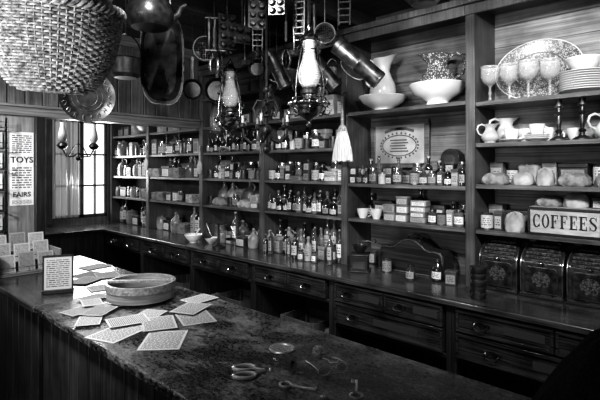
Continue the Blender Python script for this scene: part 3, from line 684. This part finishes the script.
ladle(-4.3,1.78,'tin ladle hanging from the shelf edge'); ladle(-4.55,1.76,'tin ladle hanging beside the crocks'); ladle(-3.5,1.78,'tin ladle hanging before the bottles'); ladle(-3.03,1.60,'tin ladle hung on the shelf post')
def crate(w,d,h):
    m=MB()
    for i in range(3):
        z=i*h/3
        m.box(-w/2,w/2,-d/2,-d/2+.01,z,z+h/3-.008).box(-w/2,w/2,d/2-.01,d/2,z,z+h/3-.008).box(-w/2,-w/2+.01,-d/2+.01,d/2-.01,z,z+h/3-.008).box(w/2-.01,w/2,-d/2+.01,d/2-.01,z,z+h/3-.008)
    m.box(-w/2+.01,w/2-.01,-d/2+.01,d/2-.01,0,.01)
    for sx in(-1,1):
        for sy in(-1,1): m.box(sx*(w/2-.022)-.012,sx*(w/2-.022)+.012,sy*(d/2-.022)-.012,sy*(d/2-.022)+.012,.01,h-.01)
    return m
crt=T('wooden_crate','crate','slatted wooden crate under the counter',.34,[('crate',crate(.34,.3,.2),postW,.002)])
for x in (-4.1,-3.22,-2.4): place(crt,(x,2.62,.3005),R.uniform(-.05,.05),1,group='crates under the counter')
for x,t,q in ((-3.80,bund,.9),(-2.92,fold,.75),(-4.8,fold,.9),(-2.12,crock,1.2),(-3.48,crock,1.2),(-4.42,crock,1.2)): 
    place(t,(x,2.56,.3005),0,q,label=t.label+' under the counter',group='stores under the counter')
# ------------------------------------------------------------ goods on serving counter
leafT=T('leaflet','paper','printed paper leaflet lying on the worn counter',.2,[('sheet',MB().box(-.095,.095,-.125,.125,0,.0012),leaf)])
PP=[(-1.945,.915,20,.85),(-1.72,1.00,48,.85),(-1.87,1.25,70,.8),(-2.06,1.12,30,.6),(-2.36,.92,12,.6),(-2.17,.885,60,.55),(-2.54,1.06,10,.55),(-2.10,1.43,5,.65),(-1.90,1.08,65,.75),(-2.03,1.0,-15,.7),(-1.98,1.30,25,.7),(-2.26,.97,35,.6),(-2.50,1.42,50,.7),(-2.42,1.00,75,.5)]
for i,(x,y_,a,s_) in enumerate(PP): place(leafT,(x,y_,.9003+.0013*i),math.radians(a),(s_,s_,1),group='leaflets on the serving counter')
for i,(x,y_,a) in enumerate([(-3.17,1.28,20),(-2.90,1.42,60),(-2.76,1.22,-10),(-3.38,1.42,10),(-3.05,1.36,75),(-3.0,1.20,30)]): place(leafT,(x,y_,.8933+.0013*i),math.radians(a),(.75,.75,1),label='printed paper leaflet lying on the plain counter',group='leaflets on the plain counter')
bw=MB().lathe([(0,.0),(.165,0),(.17,.003),(.17,.078),(.163,.078),(.163,.010),(0,.010)],56)
bd=MB().lathe([(.171,.050),(.176,.050),(.178,.086),(.162,.086),(.162,.078),(.171,.077)],56)
lp=MB().lathe([(.1785,.052),(.1785,.082)],8,None,-1.9,-1.5)
for i in range(6): lp.ball(.003,TR(.179*math.cos(-1.85+.06*i),.179*math.sin(-1.85+.06*i),.067),6,4)
hd=MB().box(-.168,.168,-.012,.012,.078,.092).box(-.168,-.158,-.014,.014,.02,.085).box(.158,.168,-.014,.014,.02,.085)
one('bentwood_box','box','round shallow bentwood box with banded rim and handle bar',(-2.33,1.22,.9185),[('body',bw,bent),('rim_band',bd,trimW),('lap_joint',lp,trimW),('handle_bar',hd,trimW,.002),('bottom_board',MB().lathe([(0,.0102),(.160,.0102),(.160,.014),(0,.014)],40),woodX)],rot=(0,0,.9))
one('card_stand','sign','small upright printed card in a dark wooden stand',(-2.83,.98,.895),[('card',MB().box(-.004,.004,-.07,.07,.02,.20),leafV),('frame',MB().box(-.006,.006,-.078,-.07,.012,.21).box(-.006,.006,.07,.078,.012,.21).box(-.006,.006,-.078,.078,.2,.21).box(-.03,.03,-.08,.08,0,.02),darkW,.001)],rot=(0,math.radians(-4),math.radians(-25)))
def scissors():
    m=MB(); 
    for s_ in(-1,1):
        m.prism([(-.02,-.007*s_),(.10,.018*s_),(.10,.022*s_),(-.015,.010*s_)],.002 if s_>0 else .0045,.0045 if s_>0 else .007,RX(90)@SCL(1,-1,1))
        m.tube([(-.015,0*s_,.005),(-.045,-.014*s_,.005)],.0045,6)
        m.tube([(-.07+.028*math.cos(a),-.024*s_+.016*math.sin(a),.005) for a in [i*pi/8 for i in range(16)]],.005,6,True)
    m.ball(.006,TR(0,0,.005),8,6); return m
one('scissors','scissors','open pair of steel scissors on the counter',(-1.19,1.10,.9005),[('scissors',scissors(),steel)],rot=(0,0,.9),s=1.3)
one('magnifying_glass','magnifier','round brass rimmed magnifying glass on the counter',(-1.30,1.26,.907),[('rim',MB().tube([(.045*math.cos(i*pi/14),.045*math.sin(i*pi/14),0) for i in range(28)],.0055,8,True),steel),('lens',MB().lathe([(0,-.003),(.042,0),(0,.003)],28),glassC),('handle',MB().tube([(.048,0,0),(.065,0,0),(.14,0,0)],[.004,.007,.008],8),darkW)],rot=(0,0,-.5))
sp=MB()
for s_ in(-1,1):
    sp.tube([(s_*.032+.022*math.cos(i*pi/10),0,.02+.018*math.sin(i*pi/10)) for i in range(20)],.002,5,True)
    sp.tube([(s_*.054,0,.022),(s_*.056,.05,.020),(s_*.055,.12,.008)],.002,5)
sp.tube([(-.01,0,.022),(0,0,.028),(.01,0,.022)],.002,5)
one('spectacles','glasses','wire rimmed spectacles lying on the counter',(-1.02,1.23,.9005),[('spectacles',sp,steel)],rot=(0,0,1.1))
def key(x,y_,a,lbl):
    m=MB().tube([(-.04+.014*math.cos(i*pi/8),.014*math.sin(i*pi/8),.004) for i in range(16)],.0035,6,True).tube([(-.026,0,.004),(.04,0,.004)],.0035,6).box(.025,.03,0,.014,.002,.006).box(.034,.039,0,.014,.002,.006)
    one('iron_key','key',lbl,(x,y_,.9005),[('key',m,steel)],rot=(0,0,a),s=1.3)
key(-1.03,1.08,.4,'large steel key lying beside the spectacles'); key(-.90,1.20,2.2,'steel key lying on the worn counter'); key(-.94,1.04,1.3,'steel key lying apart on the counter')
sb=MB(); rr=random.Random(2)
for k in range(9):
    M=TR(0,0,.028)@Matrix.Rotation(rr.uniform(0,6.2),4,'Z')@Matrix.Rotation(rr.uniform(0,3.1),4,'X')
    sb.tube([(.025*math.cos(i*pi/12),.025*math.sin(i*pi/12),.003*math.sin(i)) for i in range(24)],.003,5,True,M)
sb.ball(.024,TR(0,0,.028),14,8)
one('string_ball','string','small ball of pale string on the worn counter',(-1.15,1.30,.9008),[('ball',sb,cork),('loose_end',MB().tube([(.026,0,.006),(.05,.01,.003),(.08,-.01,.003),(.1,.02,.003),(.08,.05,.003),(.05,.04,.003)],.002,5),straw)],s=.8)
sk=MB().lathe([(0,0),(1,0),(1.0,.03),(.93,.12),(.80,.3),(.64,.5),(.46,.72),(.28,.9),(.12,.98),(0,1)],64)
sk.deform(lambda x,y,z:(.26*x*(1+.06*math.sin(7*math.atan2(y,x)+z*5)*(1-z)+.03*math.sin(13*math.atan2(y,x)-z*4)),.26*y*(1+.05*math.sin(6*math.atan2(y,x)+z*4)*(1-z)),.34*z*(1+.03*math.sin(5*math.atan2(y,x)))))
one('dark_cloth_heap','cloth','heap of very dark draped cloth on the counter',(-.20,1.25,.9005),[('cloth',sk,burlap)])
zb=.894; parts=[]
st_=MB()
for i in range(3): st_.box(-3.46-.10*(i+1),-3.46-.10*i,.84,1.20,0,.02+.055*i,TR(0,0,zb))
st_.box(-3.78,-3.44,.825,.84,0,.15,TR(0,0,zb)).box(-3.78,-3.44,1.20,1.215,0,.15,TR(0,0,zb))
parts.append(('stepped_stand',st_,trimW,.002))
wr=MB()
for i in range(3):
    z=zb+.02+.055*i+.035; x=-3.462-.10*i
    wr.tube([(x,.84,z-.034),(x,.84,z),(x,1.2,z),(x,1.2,z-.034)],.0025,5)
    for q in range(1,4): wr.tube([(x,.84+.09*q,z-.034),(x,.84+.09*q,z)],.002,4)
parts.append(('wire_rail',wr,tin))
for i in range(3):
    for j in range(3):
        z=zb+.0205+.055*i; x=-3.50-.10*i; y0=.85+.118*j
        m=MB().box(0,.003,0,.10,0,.115+.01*((i+j)%2),TR(x,y0,z)@RY(-10)); parts.append(('card',m,leafV))
one('card_rack','rack','stepped wooden counter rack holding rows of printed cards',(-3.6,1.03,zb),parts,world=True)
px=-3.9608; y0_,y1_=1.035,1.195; yc=(y0_+y1_)/2
po=MB().box(px,px+.004,y0_,y1_,1.32,1.87)
def ptext(s,size,z,y=yc): return textmb(s,size,TR(px+.0055,y,z)@RZ(90)@RX(90),.0006)
def fp(a,b_): return MB().box(px+.0035,px+.0048,yc-.07,yc+.07,a,b_)
one('notice_poster','poster','tall white printed notice pinned on the partition wall',(px,yc,1.32),[('sheet',po,paperM),('headline',ptext('TOYS',.062,1.66),blackP),('headline',ptext('FAIRS',.050,1.40),blackP),('small_print',fp(1.71,1.85),notice),('small_print',fp(1.445,1.61),notice),('small_print',fp(1.33,1.36),notice)],world=True)
wr=MB(); Y0,Y1=.80,1.0
for i in range(7):
    z=.97+i*.15
    for y_ in(Y0,Y1): wr.tube([(-3.958,y_,z),(-3.87,y_,z+.02)],.004,5)
    wr.tube([(-3.87,Y0,z+.02),(-3.87,Y1,z+.02)],.004,5); wr.tube([(-3.94,Y0,z),(-3.94,Y1,z)],.003,5); wr.tube([(-3.87,Y0,z+.06),(-3.87,Y1,z+.06)],.003,5)
for y_ in(Y0,Y1): wr.tube([(-3.945,y_,.894),(-3.945,y_,1.97)],.005,5); wr.tube([(-3.87,y_,.97),(-3.87,y_,1.95)],.003,5)
parts=[('wire_frame',wr,iron)]
for i in range(6): parts.append(('card',MB().box(-3.93,-3.927,Y0+.03,Y1-.02,1.0+i*.15,1.11+i*.15),leafV))
one('wire_rack','rack','tall black wire card rack on the partition wall',(-3.95,.9,.894),parts,world=True)

# ------------------------------------------------------------ hanging things
CE=2.751
def lampT(hang):
    font=MB().lathe([(0,0),(.008,.004),(.012,.018),(.006,.03),(.02,.042),(.05,.06),(.075,.09),(.078,.115),(.05,.14),(.03,.15),(.03,.17),(0,.17)],32)
    gal=MB().lathe([(.078,.105),(.1,.11),(.105,.12),(.098,.125),(.078,.118)],32)
    for i in range(16):
        a=2*pi*i/16; gal.ball(.009,TR(.103*math.cos(a),.103*math.sin(a),.122),8,6)
    for i in range(8):
        a=2*pi*i/8; gal.tube([(.09*math.cos(a),.09*math.sin(a),.11),(.115*math.cos(a),.115*math.sin(a),.09),(.1*math.cos(a),.1*math.sin(a),.066),(.07*math.cos(a),.07*math.sin(a),.07)],.0045,5)
    gal.tube([(.088*math.cos(i*pi/12),.088*math.sin(i*pi/12),.15) for i in range(24)],.003,5,True)
    for i in range(16):
        a=2*pi*i/16; gal.tube([(.1*math.cos(a),.1*math.sin(a),.122),(.088*math.cos(a+.2),.088*math.sin(a+.2),.15)],.002,4)
    burn=MB().lathe([(.03,.168),(.045,.175),(.045,.19),(.034,.2),(.036,.215),(.03,.22),(0,.22)],24)
    wick_=MB().cyl(.010,.218,.24,10)
    chm=MB().lathe([(.034,.205),(.052,.235),(.060,.268),(.053,.305),(.036,.355),(.029,.41),(.036,.445),(.033,.445),(.027,.41),(.034,.355),(.051,.305),(.058,.268),(.050,.237),(.032,.207)],24)
    rimc=MB().tube([(.035*math.cos(i*pi/12),.035*math.sin(i*pi/12),.445) for i in range(24)],.0018,4,True).tube([(.061*math.cos(i*pi/12),.061*math.sin(i*pi/12),.268) for i in range(24)],.0012,4,True)
    harp=MB()
    for a in (0,pi/2,pi,3*pi/2):
        c_,s_=math.cos(a),math.sin(a)
        harp.tube([(r*c_,r*s_,z) for r,z in ((.098,.12),(.1,.2),(.085,.3),(.06,.4),(.035,.48),(.012,.52))],.003,6)
        harp.tube([(r*c_,r*s_,z) for r,z in ((.1,.2),(.118,.215),(.122,.235),(.108,.245),(.1,.232))],.0025,5)
        harp.tube([(r*c_,r*s_,z) for r,z in ((.06,.4),(.08,.41),(.086,.43),(.072,.442),(.062,.43))],.0025,5)
    harp.tube([(.062*math.cos(i*pi/10),.062*math.sin(i*pi/10),.395) for i in range(20)],.003,5,True)
    bell=MB().lathe([(.05,.46),(.045,.47),(.02,.485),(.008,.505),(.012,.52),(.006,.54),(0,.54)],24)
    ch=MB(); z=.54
    k=0
    while z<hang-.03:
        M=TR(0,0,z)@RZ(90*(k%2)); ch.tube([(.008*math.cos(t),0,.014+.014*math.sin(t)) for t in [j*pi/5 for j in range(10)]],.002,4,True,M); z+=.024;k+=1
    ch.tube([(0,0,z),(0,0,hang)],.003,5)
    return [('reservoir',font,brass),('gallery',gal,brass),('burner',burn,iron),('wick',wick_,china2),('chimney',chm,M_('lamp_chimney_glass',.75,.75,.03,alpha=.3,spec=1) if 'lamp_chimney_glass' not in bpy.data.materials else bpy.data.materials['lamp_chimney_glass']),('chimney_rim',rimc,china),('harp',harp,brass),('smoke_bell',bell,brass),('chain',ch,iron)]
def hl(x,y_,z,lbl,s=1): one('hanging_oil_lamp','lamp',lbl,(x,y_,z),lampT((CE-z)/s),group='hanging oil lamps',s=s)
hl(-1.76,1.914,1.825,'ornate brass hanging oil lamp with clear glass chimney',1.06)
hl(-2.79,2.17,1.83,'ornate brass hanging oil lamp farther along the shelves',1.08)
chh=MB().tube([(0,0,0),(0,0,.1),(0,0,.5),(0,0,CE-1.72)],.009,8).ball(.028,TR(0,0,.0)).ball(.038,TR(0,0,.12)).ball(.028,TR(0,0,.3)).ball(.022,TR(0,0,.38)).lathe([(.01,.2),(.03,.21),(.03,.22),(.01,.24)],16)
parts=[('stem',chh,iron)]
for k in range(5):
    a=2*pi*k/5+.3; c_,s_=math.cos(a),math.sin(a)
    parts.append(('arm',MB().tube([(r*c_,r*s_,z) for r,z in ((.0,.12),(.05,.06),(.1,.04),(.145,.08),(.15,.13))],.008,6),iron)); ai=len(parts)-1
    parts.append(('scroll',MB().tube([(r*c_,r*s_,z) for r,z in ((.0,.3),(.06,.31),(.085,.26),(.07,.21),(.045,.225),(.05,.25))],.007,6),iron))
    parts.append(('drip_cup',MB().lathe([(0,.13),(.03,.138),(.032,.143),(.012,.145),(.014,.165),(0,.165)],14,TR(.15*c_,.15*s_,0)),iron,0,ai))
    parts.append(('candle',MB().cyl(.009,.16,.21,10,TR(.15*c_,.15*s_,0)),paperD,0,ai))
one('chandelier','chandelier','black wrought iron chandelier with curled candle arms',(-2.225,2.02,1.72),parts)
bp_=[('stem',MB().tube([(0,0,0),(0,0,1.05)],.006,6).ball(.025,TR(0,0,0)).tube([(0,-.16,.1),(0,-.12,.02),(0,-.05,.02),(0,0,.06),(0,.05,.02),(0,.12,.02),(0,.16,.1)],.008,6).tube([(0,-.1,.02),(0,-.05,.12),(0,0,.16),(0,.05,.12),(0,.1,.02)],.006,6),iron)]
lit=M_('pale_lamp_glass',.9,.9,.1,alpha=.75)
for s_ in(-1,1):
    bp_.append(('reservoir',MB().lathe([(0,.09),(.03,.1),(.055,.13),(.04,.155),(.02,.17),(0,.17)],18,TR(0,s_*.16,0)),iron))
    bp_.append(('chimney',MB().lathe([(.025,.17),(.045,.21),(.04,.26),(.022,.33),(.024,.37),(.02,.37),(.02,.33),(.036,.26),(.042,.21),(.022,.172)],18,TR(0,s_*.16,0)),lit))
one('double_oil_lamp','lamp','hanging brass lamp with two glass chimneys',(-5.13,1.98,1.70),bp_)
br=MB().lathe([(0,0),(.088,0),(.08,.06),(.06,.15),(.035,.22),(.018,.25),(0,.25)],40,None,0,2*pi,1,.3)
br.deform(lambda x,y,z:(x*(1+.05*math.sin(40*math.atan2(y*3,x))),y,z+(.006*math.sin(53*x/.085) if z<.01 else 0)))
one('whisk_broom','broom','pale straw whisk broom hanging from the shelf post',(-2.10,2.635,1.65),[('bristles',br,straw),('binding',MB().lathe([(.038,.21),(.036,.225),(.02,.255),(0,.255)],20,None,0,2*pi,1,.5),cork),('handle',MB().tube([(0,0,.24),(0,0,.42),(0,0,.46)],[.012,.012,.008],10),bent),('hook',MB().tube([(0,0,.46),(0,.02,.49),(0,.052,.49)],.003,5),iron)],s=(1.1,1,1))
# wicker basket : vertical stakes with horizontal strands passing over and under
def basket(rt_,rb,h,rings,stakes,oval=1.0):
    w=MB(); 
    rad=lambda t: rb+(rt_-rb)*math.sin(min(1,t*1.03)*pi/2)**.6
    half=stakes//2
    for j in range(rings):
        t=j/(rings-1); z=h*t; r=rad(t)
        n=half*6
        pts=[]
        for i in range(n):
            a=2*pi*i/n; k=math.cos(a*half+(j%2)*pi)*.0055
            pts.append(((r+k)*math.cos(a),(r+k)*math.sin(a)*oval,z))
        w.tube(pts,.0052,5,True)
    st=MB()
    for i in range(stakes):
        a=2*pi*i/stakes
        st.tube([(rad(t)*math.cos(a),rad(t)*math.sin(a)*oval,h*t) for t in [q/6 for q in range(7)]],.004,4)
    pts=[]; 
    for i in range(420):
        r=.008+(rb-.004)*i/420; a=i*.33; pts.append((r*math.cos(a),r*math.sin(a)*oval,.003*math.sin(i*1.7)))
    st.tube(pts,.0055,4)
    rim=MB()
    for p in range(3):
        rim.tube([((rt_+.013*math.cos(a*20+p*2.1))*math.cos(a),(rt_+.013*math.cos(a*20+p*2.1))*math.sin(a)*oval,h+.008+.013*math.sin(a*20+p*2.1)) for a in [2*pi*i/200 for i in range(200)]],.010,6,True)
    hn=MB()
    for p in range(2):
        hn.tube([(rt_*math.cos(a),.008*math.sin(a*22+p*pi),h+ .24*math.sin(a)+.008*math.cos(a*22+p*pi)) for a in [pi*i/80 for i in range(81)]],.008,6)
    return w,st,rim,hn
w,st,rim,hn=basket(.25,.12,.30,30,60,.88)
bz=1.90
one('wicker_basket','basket','large woven wicker basket hanging by its handle',(-1.96,.66,bz),[('weave',w,wick),('stakes',st,wick),('rim',rim,wick),('handle',hn,wick),('hook',MB().tube([(0,0,.53),(0,0,.855)],.003,5),iron)],rot=(math.radians(5),math.radians(5),math.radians(30)))
def face(x,y_): return math.atan2(-y_,-x)+pi/2
def hung(name,cat,label,x,y_,z,parts,top,rz=None,tilt=0,group=None,dz=0):
    parts=parts+[('hanging_wire',MB().tube([(0,0,top),(0,0,CE-z)],.0025,5),iron)]
    return one(name,cat,label,(x,y_,z),parts,rot=(math.radians(tilt),0,(face(x,y_) if rz is None else rz)+dz),group=group)
def oval_pan(a,b,d,M):
    prof=[(0,0),(.82,0),(.9,.25),(1,1),(1.05,1.02),(1.05,1.1),(.97,1.08),(.86,.35),(.8,.12),(0,.12)]
    m=MB().lathe(prof,48)
    def f(x,y,z):
        r=math.hypot(x,y); an=math.atan2(y,x); k=(abs(math.cos(an))**3.2+abs(math.sin(an))**3.2)**(-1/3.2)
        return (r*k*math.cos(an)*a,r*k*math.sin(an)*b,z*d)
    m.deform(f)
    m.v=[tuple(M@Vector(v)) for v in m.v]; return m
pan=oval_pan(.125,.27,.05,RX(90))
rimt=MB().tube([( .131*math.copysign(abs(math.cos(t))**.63,math.cos(t)),-.053,.283*math.copysign(abs(math.sin(t))**.63,math.sin(t))) for t in [2*pi*i/60 for i in range(60)]],.004,6,True)
hung('roasting_pan','pan','long oval dark metal roasting pan hanging on end',-2.64,1.51,2.27,[('pan',pan,tinK),('rolled_rim',rimt,tin),('handle',MB().tube([(.035*math.cos(t),-.045,.28+.035*math.sin(t)) for t in [pi*i/8 for i in range(9)]],.004,6),tin)],.315,dz=.25)
rp=MB().lathe([(0,.0),(.09,0),(.1,.01),(.13,.03),(.135,.03),(.135,.036),(.1,.018),(.088,.008),(0,.008)],40,RX(90))
ring=MB()
for i in range(18):
    t=2*pi*i/18; ring.tube([((.114+.012*math.cos(u))*math.cos(t),-.028,(.114+.012*math.cos(u))*math.sin(t)+.012*math.sin(u)) for u in [pi*j/4 for j in range(8)]],.0022,4,True)
for q in (.05,.075): ring.tube([(q*math.cos(2*pi*i/32),-.008,q*math.sin(2*pi*i/32)) for i in range(32)],.002,4,True)
hung('pierced_platter','plate','round dark metal platter with pierced decorative rim',-2.50,1.01,1.97,[('platter',rp,iron),('rim_pattern',ring,tin)],.135)
sp=MB().lathe([(0,0),(.06,0),(.078,.02),(.082,.10),(.088,.105),(.082,.106),(.075,.1),(.07,.02),(0,.008)],30)
hung('iron_saucepan','pot','black cast iron saucepan with bail handle',-2.46,1.20,2.09,[('bowl',sp,iron),('bail',MB().tube([(.084*math.cos(t),0,.10+.14*math.sin(t)) for t in [pi*i/12 for i in range(13)]],.004,6),iron)],.24)
kt=MB().lathe([(0,0),(.09,0),(.11,.02),(.12,.07),(.1,.13),(.06,.155),(0,.155)],32)
kt.tube([(.1,0,.05),(.14,0,.08),(.155,0,.12),(.18,0,.135)],[.02,.016,.012,.01],10)
hung('iron_kettle','kettle','black iron kettle with spout and bail handle',-2.20,1.20,2.31,[('body',kt,iron),('lid',MB().lathe([(.062,.152),(.05,.165),(.012,.172),(.014,.185),(0,.19)],20),iron),('bail',MB().tube([(.1*math.cos(t),0,.13+.14*math.sin(t)) for t in [pi*i/12 for i in range(13)]],.005,6),iron)],.27)
def tilted(name,label,x,y_,z,r,l,ay,group=None):
    M=RY(ay)
    b=MB().lathe([(0,0),(r,0),(r,.01),(r*1.04,.012),(r*1.04,.02),(r,.022),(r,l*.45),(r*1.04,l*.46),(r*1.04,l*.49),(r,l*.5),(r,l-.03),(r*1.05,l-.028),(r*1.05,l),(r*.95,l),(r*.93,l-.02),(0,l-.02)],28,M)
    hd=MB().tube([(-(r+.0)-.035*math.sin(t),0,l*.5+l*.25*math.cos(t)) for t in [pi*i/8 for i in range(9)]],.005,6,False,M)
    top=(M@Vector((0,0,l*.98))); 
    wr_=MB().tube([(top.x,top.y,top.z),(top.x,top.y,CE-z)],.0025,5)
    one(name,'tin',label,(x,y_,z),[('body',b,tinD),('handle',hd,tinD),('hanging_wire',wr_,iron)],rot=(0,0,face(x,y_)),group=group)
tilted('milk_can','tarnished tin cylinder can hanging at a slant',-1.60,2.36,2.12,.055,.34,-48)
tilted('milk_can','second tarnished tin can hanging at a slant',-1.98,2.42,2.13,.05,.30,-38)
tilted('milk_can','slim dark tin can hanging near the lamp',-2.42,2.38,2.18,.045,.27,-25)
tilted('milk_can','small dark tin can hanging beyond the iron fixture',-2.62,2.38,2.12,.04,.22,20)
def muffin(nx,nz,p,r):
    m=MB(); W=nx*p;H=nz*p
    m.box(-W/2,W/2,-.002,.002,-H/2,H/2)
    for i in range(nx):
        for j in range(nz): 
            m.lathe([(r,0),(r*.95,.012),(r*.7,.028),(0,.030)],16,TR(-W/2+p*(i+.5),0,-H/2+p*(j+.5))@RX(90))
            m.tube([(r*math.cos(t),r*math.sin(t),0) for t in [2*pi*q/14 for q in range(14)]],.002,4,True,TR(-W/2+p*(i+.5),-.002,-H/2+p*(j+.5))@RX(90))
    return m
hung('muffin_tin','baking tin','dark muffin tin with round cups hanging up high',-2.385,1.83,2.46,[('tin',muffin(2,4,.055,.022),tinK)],.108,dz=.3)
hung('muffin_tin','baking tin','long narrow dark muffin tin hanging from the ceiling',-2.05,1.785,2.53,[('tin',muffin(2,5,.05,.02),tinK)],.125,dz=.2)
hung('muffin_tin','baking tin','small biscuit mould tin hanging by the lamp',-1.90,1.80,2.54,[('tin',muffin(2,4,.045,.018),tinK)],.09,dz=-.2)
hung('muffin_tin','baking tin','dark patty tin hanging among the moulds',-2.20,1.80,2.40,[('tin',muffin(2,2,.055,.022),tinK)],.055,dz=.5)
cmd=MB(); 
for i in range(4): cmd.lathe([(0,-.13),(.008,-.13),(.014,-.12),(.015,.1),(0,.1)],12,TR(-.06+.04*i,0,0))
cmd.box(-.085,.085,-.03,.03,.1,.108).box(-.085,.085,-.03,.03,-.115,-.110)
hung('candle_mould','mould','tin candle mould with four tubes hanging',-2.60,1.92,2.50,[('mould',cmd,tinD)],.108)
hung('candle_mould','mould','dark candle mould hanging behind the lamp chain',-2.02,2.16,2.53,[('mould',cmd,tinK)],.108,dz=.3)
# whisk, sieve, cleaver, ladle among the moulds
def whisk(x,y_,z,lbl):
    m=MB()
    for k in range(4):
        a=pi*k/4; m.tube([(.035*math.sin(t)*math.cos(a),.035*math.sin(t)*math.sin(a),-.06-.06*math.cos(t)*-1-.06) for t in [2*pi*i/16 for i in range(16)]],.0018,4,True)
    hung('wire_whisk','utensil',lbl,x,y_,z,[('wires',m,tin),('handle',MB().tube([(0,0,-.01),(0,0,.12)],.009,8),postW)],.118)
whisk(-2.15,2.12,2.42,'wire balloon whisk hanging with wooden handle'); whisk(-2.48,1.80,2.38,'small wire whisk hanging by the muffin tin')
def sieve(x,y_,z,r,lbl):
    fr=MB().lathe([(r,-.03),(r*1.04,-.03),(r*1.04,.03),(r,.03)],28,RX(90)); ms=MB()
    for i in range(-4,5):
        q=r*i/5; L2=math.sqrt(max(0,r*r-q*q)); ms.tube([(q,.02,-L2),(q,.02,L2)],.0012,4); ms.tube([(-L2,.02,q),(L2,.02,q)],.0012,4)
    hung('round_sieve','sieve',lbl,x,y_,z,[('hoop',fr,bent),('mesh',ms,tin)],r)
sieve(-2.72,1.90,2.42,.08,'round bentwood sieve hanging beneath the joists'); sieve(-1.84,2.14,2.40,.06,'little round sieve hanging behind the lamp')
def hladle(x,y_,z,lbl):
    m=MB().tube([(0,0,.16),(0,0,-.12)],.005,6).lathe([(0,-.03),(.03,-.022),(.042,0),(.038,0),(.026,-.018),(0,-.024)],18,TR(0,-.035,-.13))
    hung('iron_ladle','utensil',lbl,x,y_,z,[('ladle',m,tinD)],.158)
hladle(-2.32,1.92,2.40,'long iron ladle hanging beside the tins'); hladle(-1.98,2.02,2.42,'long iron ladle hanging by the ladder rack'); hladle(-2.93,2.20,2.30,'iron ladle hanging beyond the far lamp')
def rack(x,y_,z,h,lbl,rz):
    gr=MB()
    for s_ in(-1,1): gr.tube([(s_*.03,0,-h),(s_*.035,0,h)],.006,6)
    n=int(2*h/.037)
    for i in range(n): gr.tube([(-.03,0,-h+.015+i*.037),(.03,0,-h+.015+i*.037)],.006,6)
    hung('trivet_rack','rack',lbl,x,y_,z,[('rack',gr,iron)],h-.02,rz=rz)
rack(-1.90,1.98,2.50,.17,'narrow dark iron ladder shaped rack hanging',.5); rack(-2.38,2.08,2.47,.18,'second dark iron ladder rack hanging high',.8); rack(-1.62,2.05,2.54,.15,'short dark iron ladder rack above the lamp',.6)
def skillet(r): 
    return [('pan',MB().lathe([(0,0),(r*.8,0),(r,.04),(r*1.04,.042),(r*.97,.044),(r*.77,.008),(0,.008)],32,RX(90)),iron),('handle',MB().prism([(-.012,r*.98),(.012,r*.98),(.009,r+.13),(.016,r+.15),(0,r+.17),(-.016,r+.15),(-.009,r+.13)],-.045,-.035),iron,.002)]
hung('hanging_bowl','bowl','upturned metal bowl hanging under the ceiling',-1.20,2.168,2.43,[('bowl',MB().lathe([(0,0),(.06,.0),(.10,.04),(.12,.09),(.125,.092),(.095,.04),(0,.012)],32),tinD)],.006)
hung('frying_pan','pan','black iron frying pan hanging over the counter',-3.10,2.28,2.22,skillet(.10),.265)
hung('frying_pan','pan','small black frying pan hanging beside the mould',-3.00,1.98,2.18,skillet(.075),.24)
hung('frying_pan','pan','little black skillet hanging near the lamp',-2.52,2.2,2.30,skillet(.06),.225)
lf=MB().lathe([(0,0),(.06,0),(.06,.01),(0,.012)],8)
for a in range(4): lf.tube([(.057*math.cos(a*pi/2),.057*math.sin(a*pi/2),0),(.06*math.cos(a*pi/2),.06*math.sin(a*pi/2),.2),(.02*math.cos(a*pi/2),.02*math.sin(a*pi/2),.27)],.004,5)
lf.lathe([(.05,.25),(.02,.28),(0,.29)],12)
one('hanging_lantern','lamp','dark tall iron lantern hanging beyond the lamps',(-3.30,2.42,1.9),[('frame',lf,iron),('glass',MB().lathe([(.04,.01),(.05,.1),(.04,.22)],16),glassC),('hanging_wire',MB().tube([(0,0,.29),(0,0,.852)],.003,5),iron)])

# ------------------------------------------------------------ lights
def area(name,loc,target,size,power,spread=180):
    l=bpy.data.lights.new(name,'AREA'); l.size=size; l.energy=power; l.spread=math.radians(spread)
    o=bpy.data.objects.new(name,l); COL.objects.link(o); o.location=loc
    o.rotation_euler=(Vector(target)-Vector(loc)).to_track_quat('-Z','Y').to_euler(); return o
area('window_light',(-5.90,2.42,1.6),(-3,2.0,1.1),.5,15)
area('key_light',(-.1,1.1,2.6),(-1.0,2.9,1.8),.22,23,110)
area('shelf_fill',(-1.5,.8,2.68),(-2.4,2.9,1.4),.2,30,105)  # unseen fill added to brighten the middle shelf bays
area('counter_fill',(-2.2,.1,2.6),(-2.25,1.2,.9),.3,14,75)  # added out of frame to light the leaflets and left end of the counter
area('back_room_light',(-5.0,1.4,2.7),(-4.9,2.9,1.4),.3,22,150)
area('poster_fill',(-2.7,-.3,2.2),(-3.95,1.1,1.6),.3,11,70)  # added fill that lifts the poster and partition, not a wall fitting
area('front_light',(-1.3,-1.2,1.7),(-2.2,.9,2.1),.6,13,75)
area('fill_light',(-.3,-1.2,1.9),(-2.0,2.0,1.0),1.2,4)
wd=bpy.data.worlds.new('w'); SC.world=wd; wd.use_nodes=True; wd.node_tree.nodes['Background'].inputs[0].default_value=(.02,.02,.02,1)
# ------------------------------------------------------------ camera
cam=bpy.data.cameras.new('camera'); co=bpy.data.objects.new('camera',cam); COL.objects.link(co)
co.location=(0,0,1.6); co.rotation_euler=(math.radians(90),0,math.radians(43.7))
cam.sensor_width=36; cam.lens=471/600*36; cam.shift_y=-32/600; cam.clip_start=.05
SC.camera=co
SC.view_settings.view_transform='Standard'
try: SC.view_settings.look='Medium High Contrast'
except Exception: pass
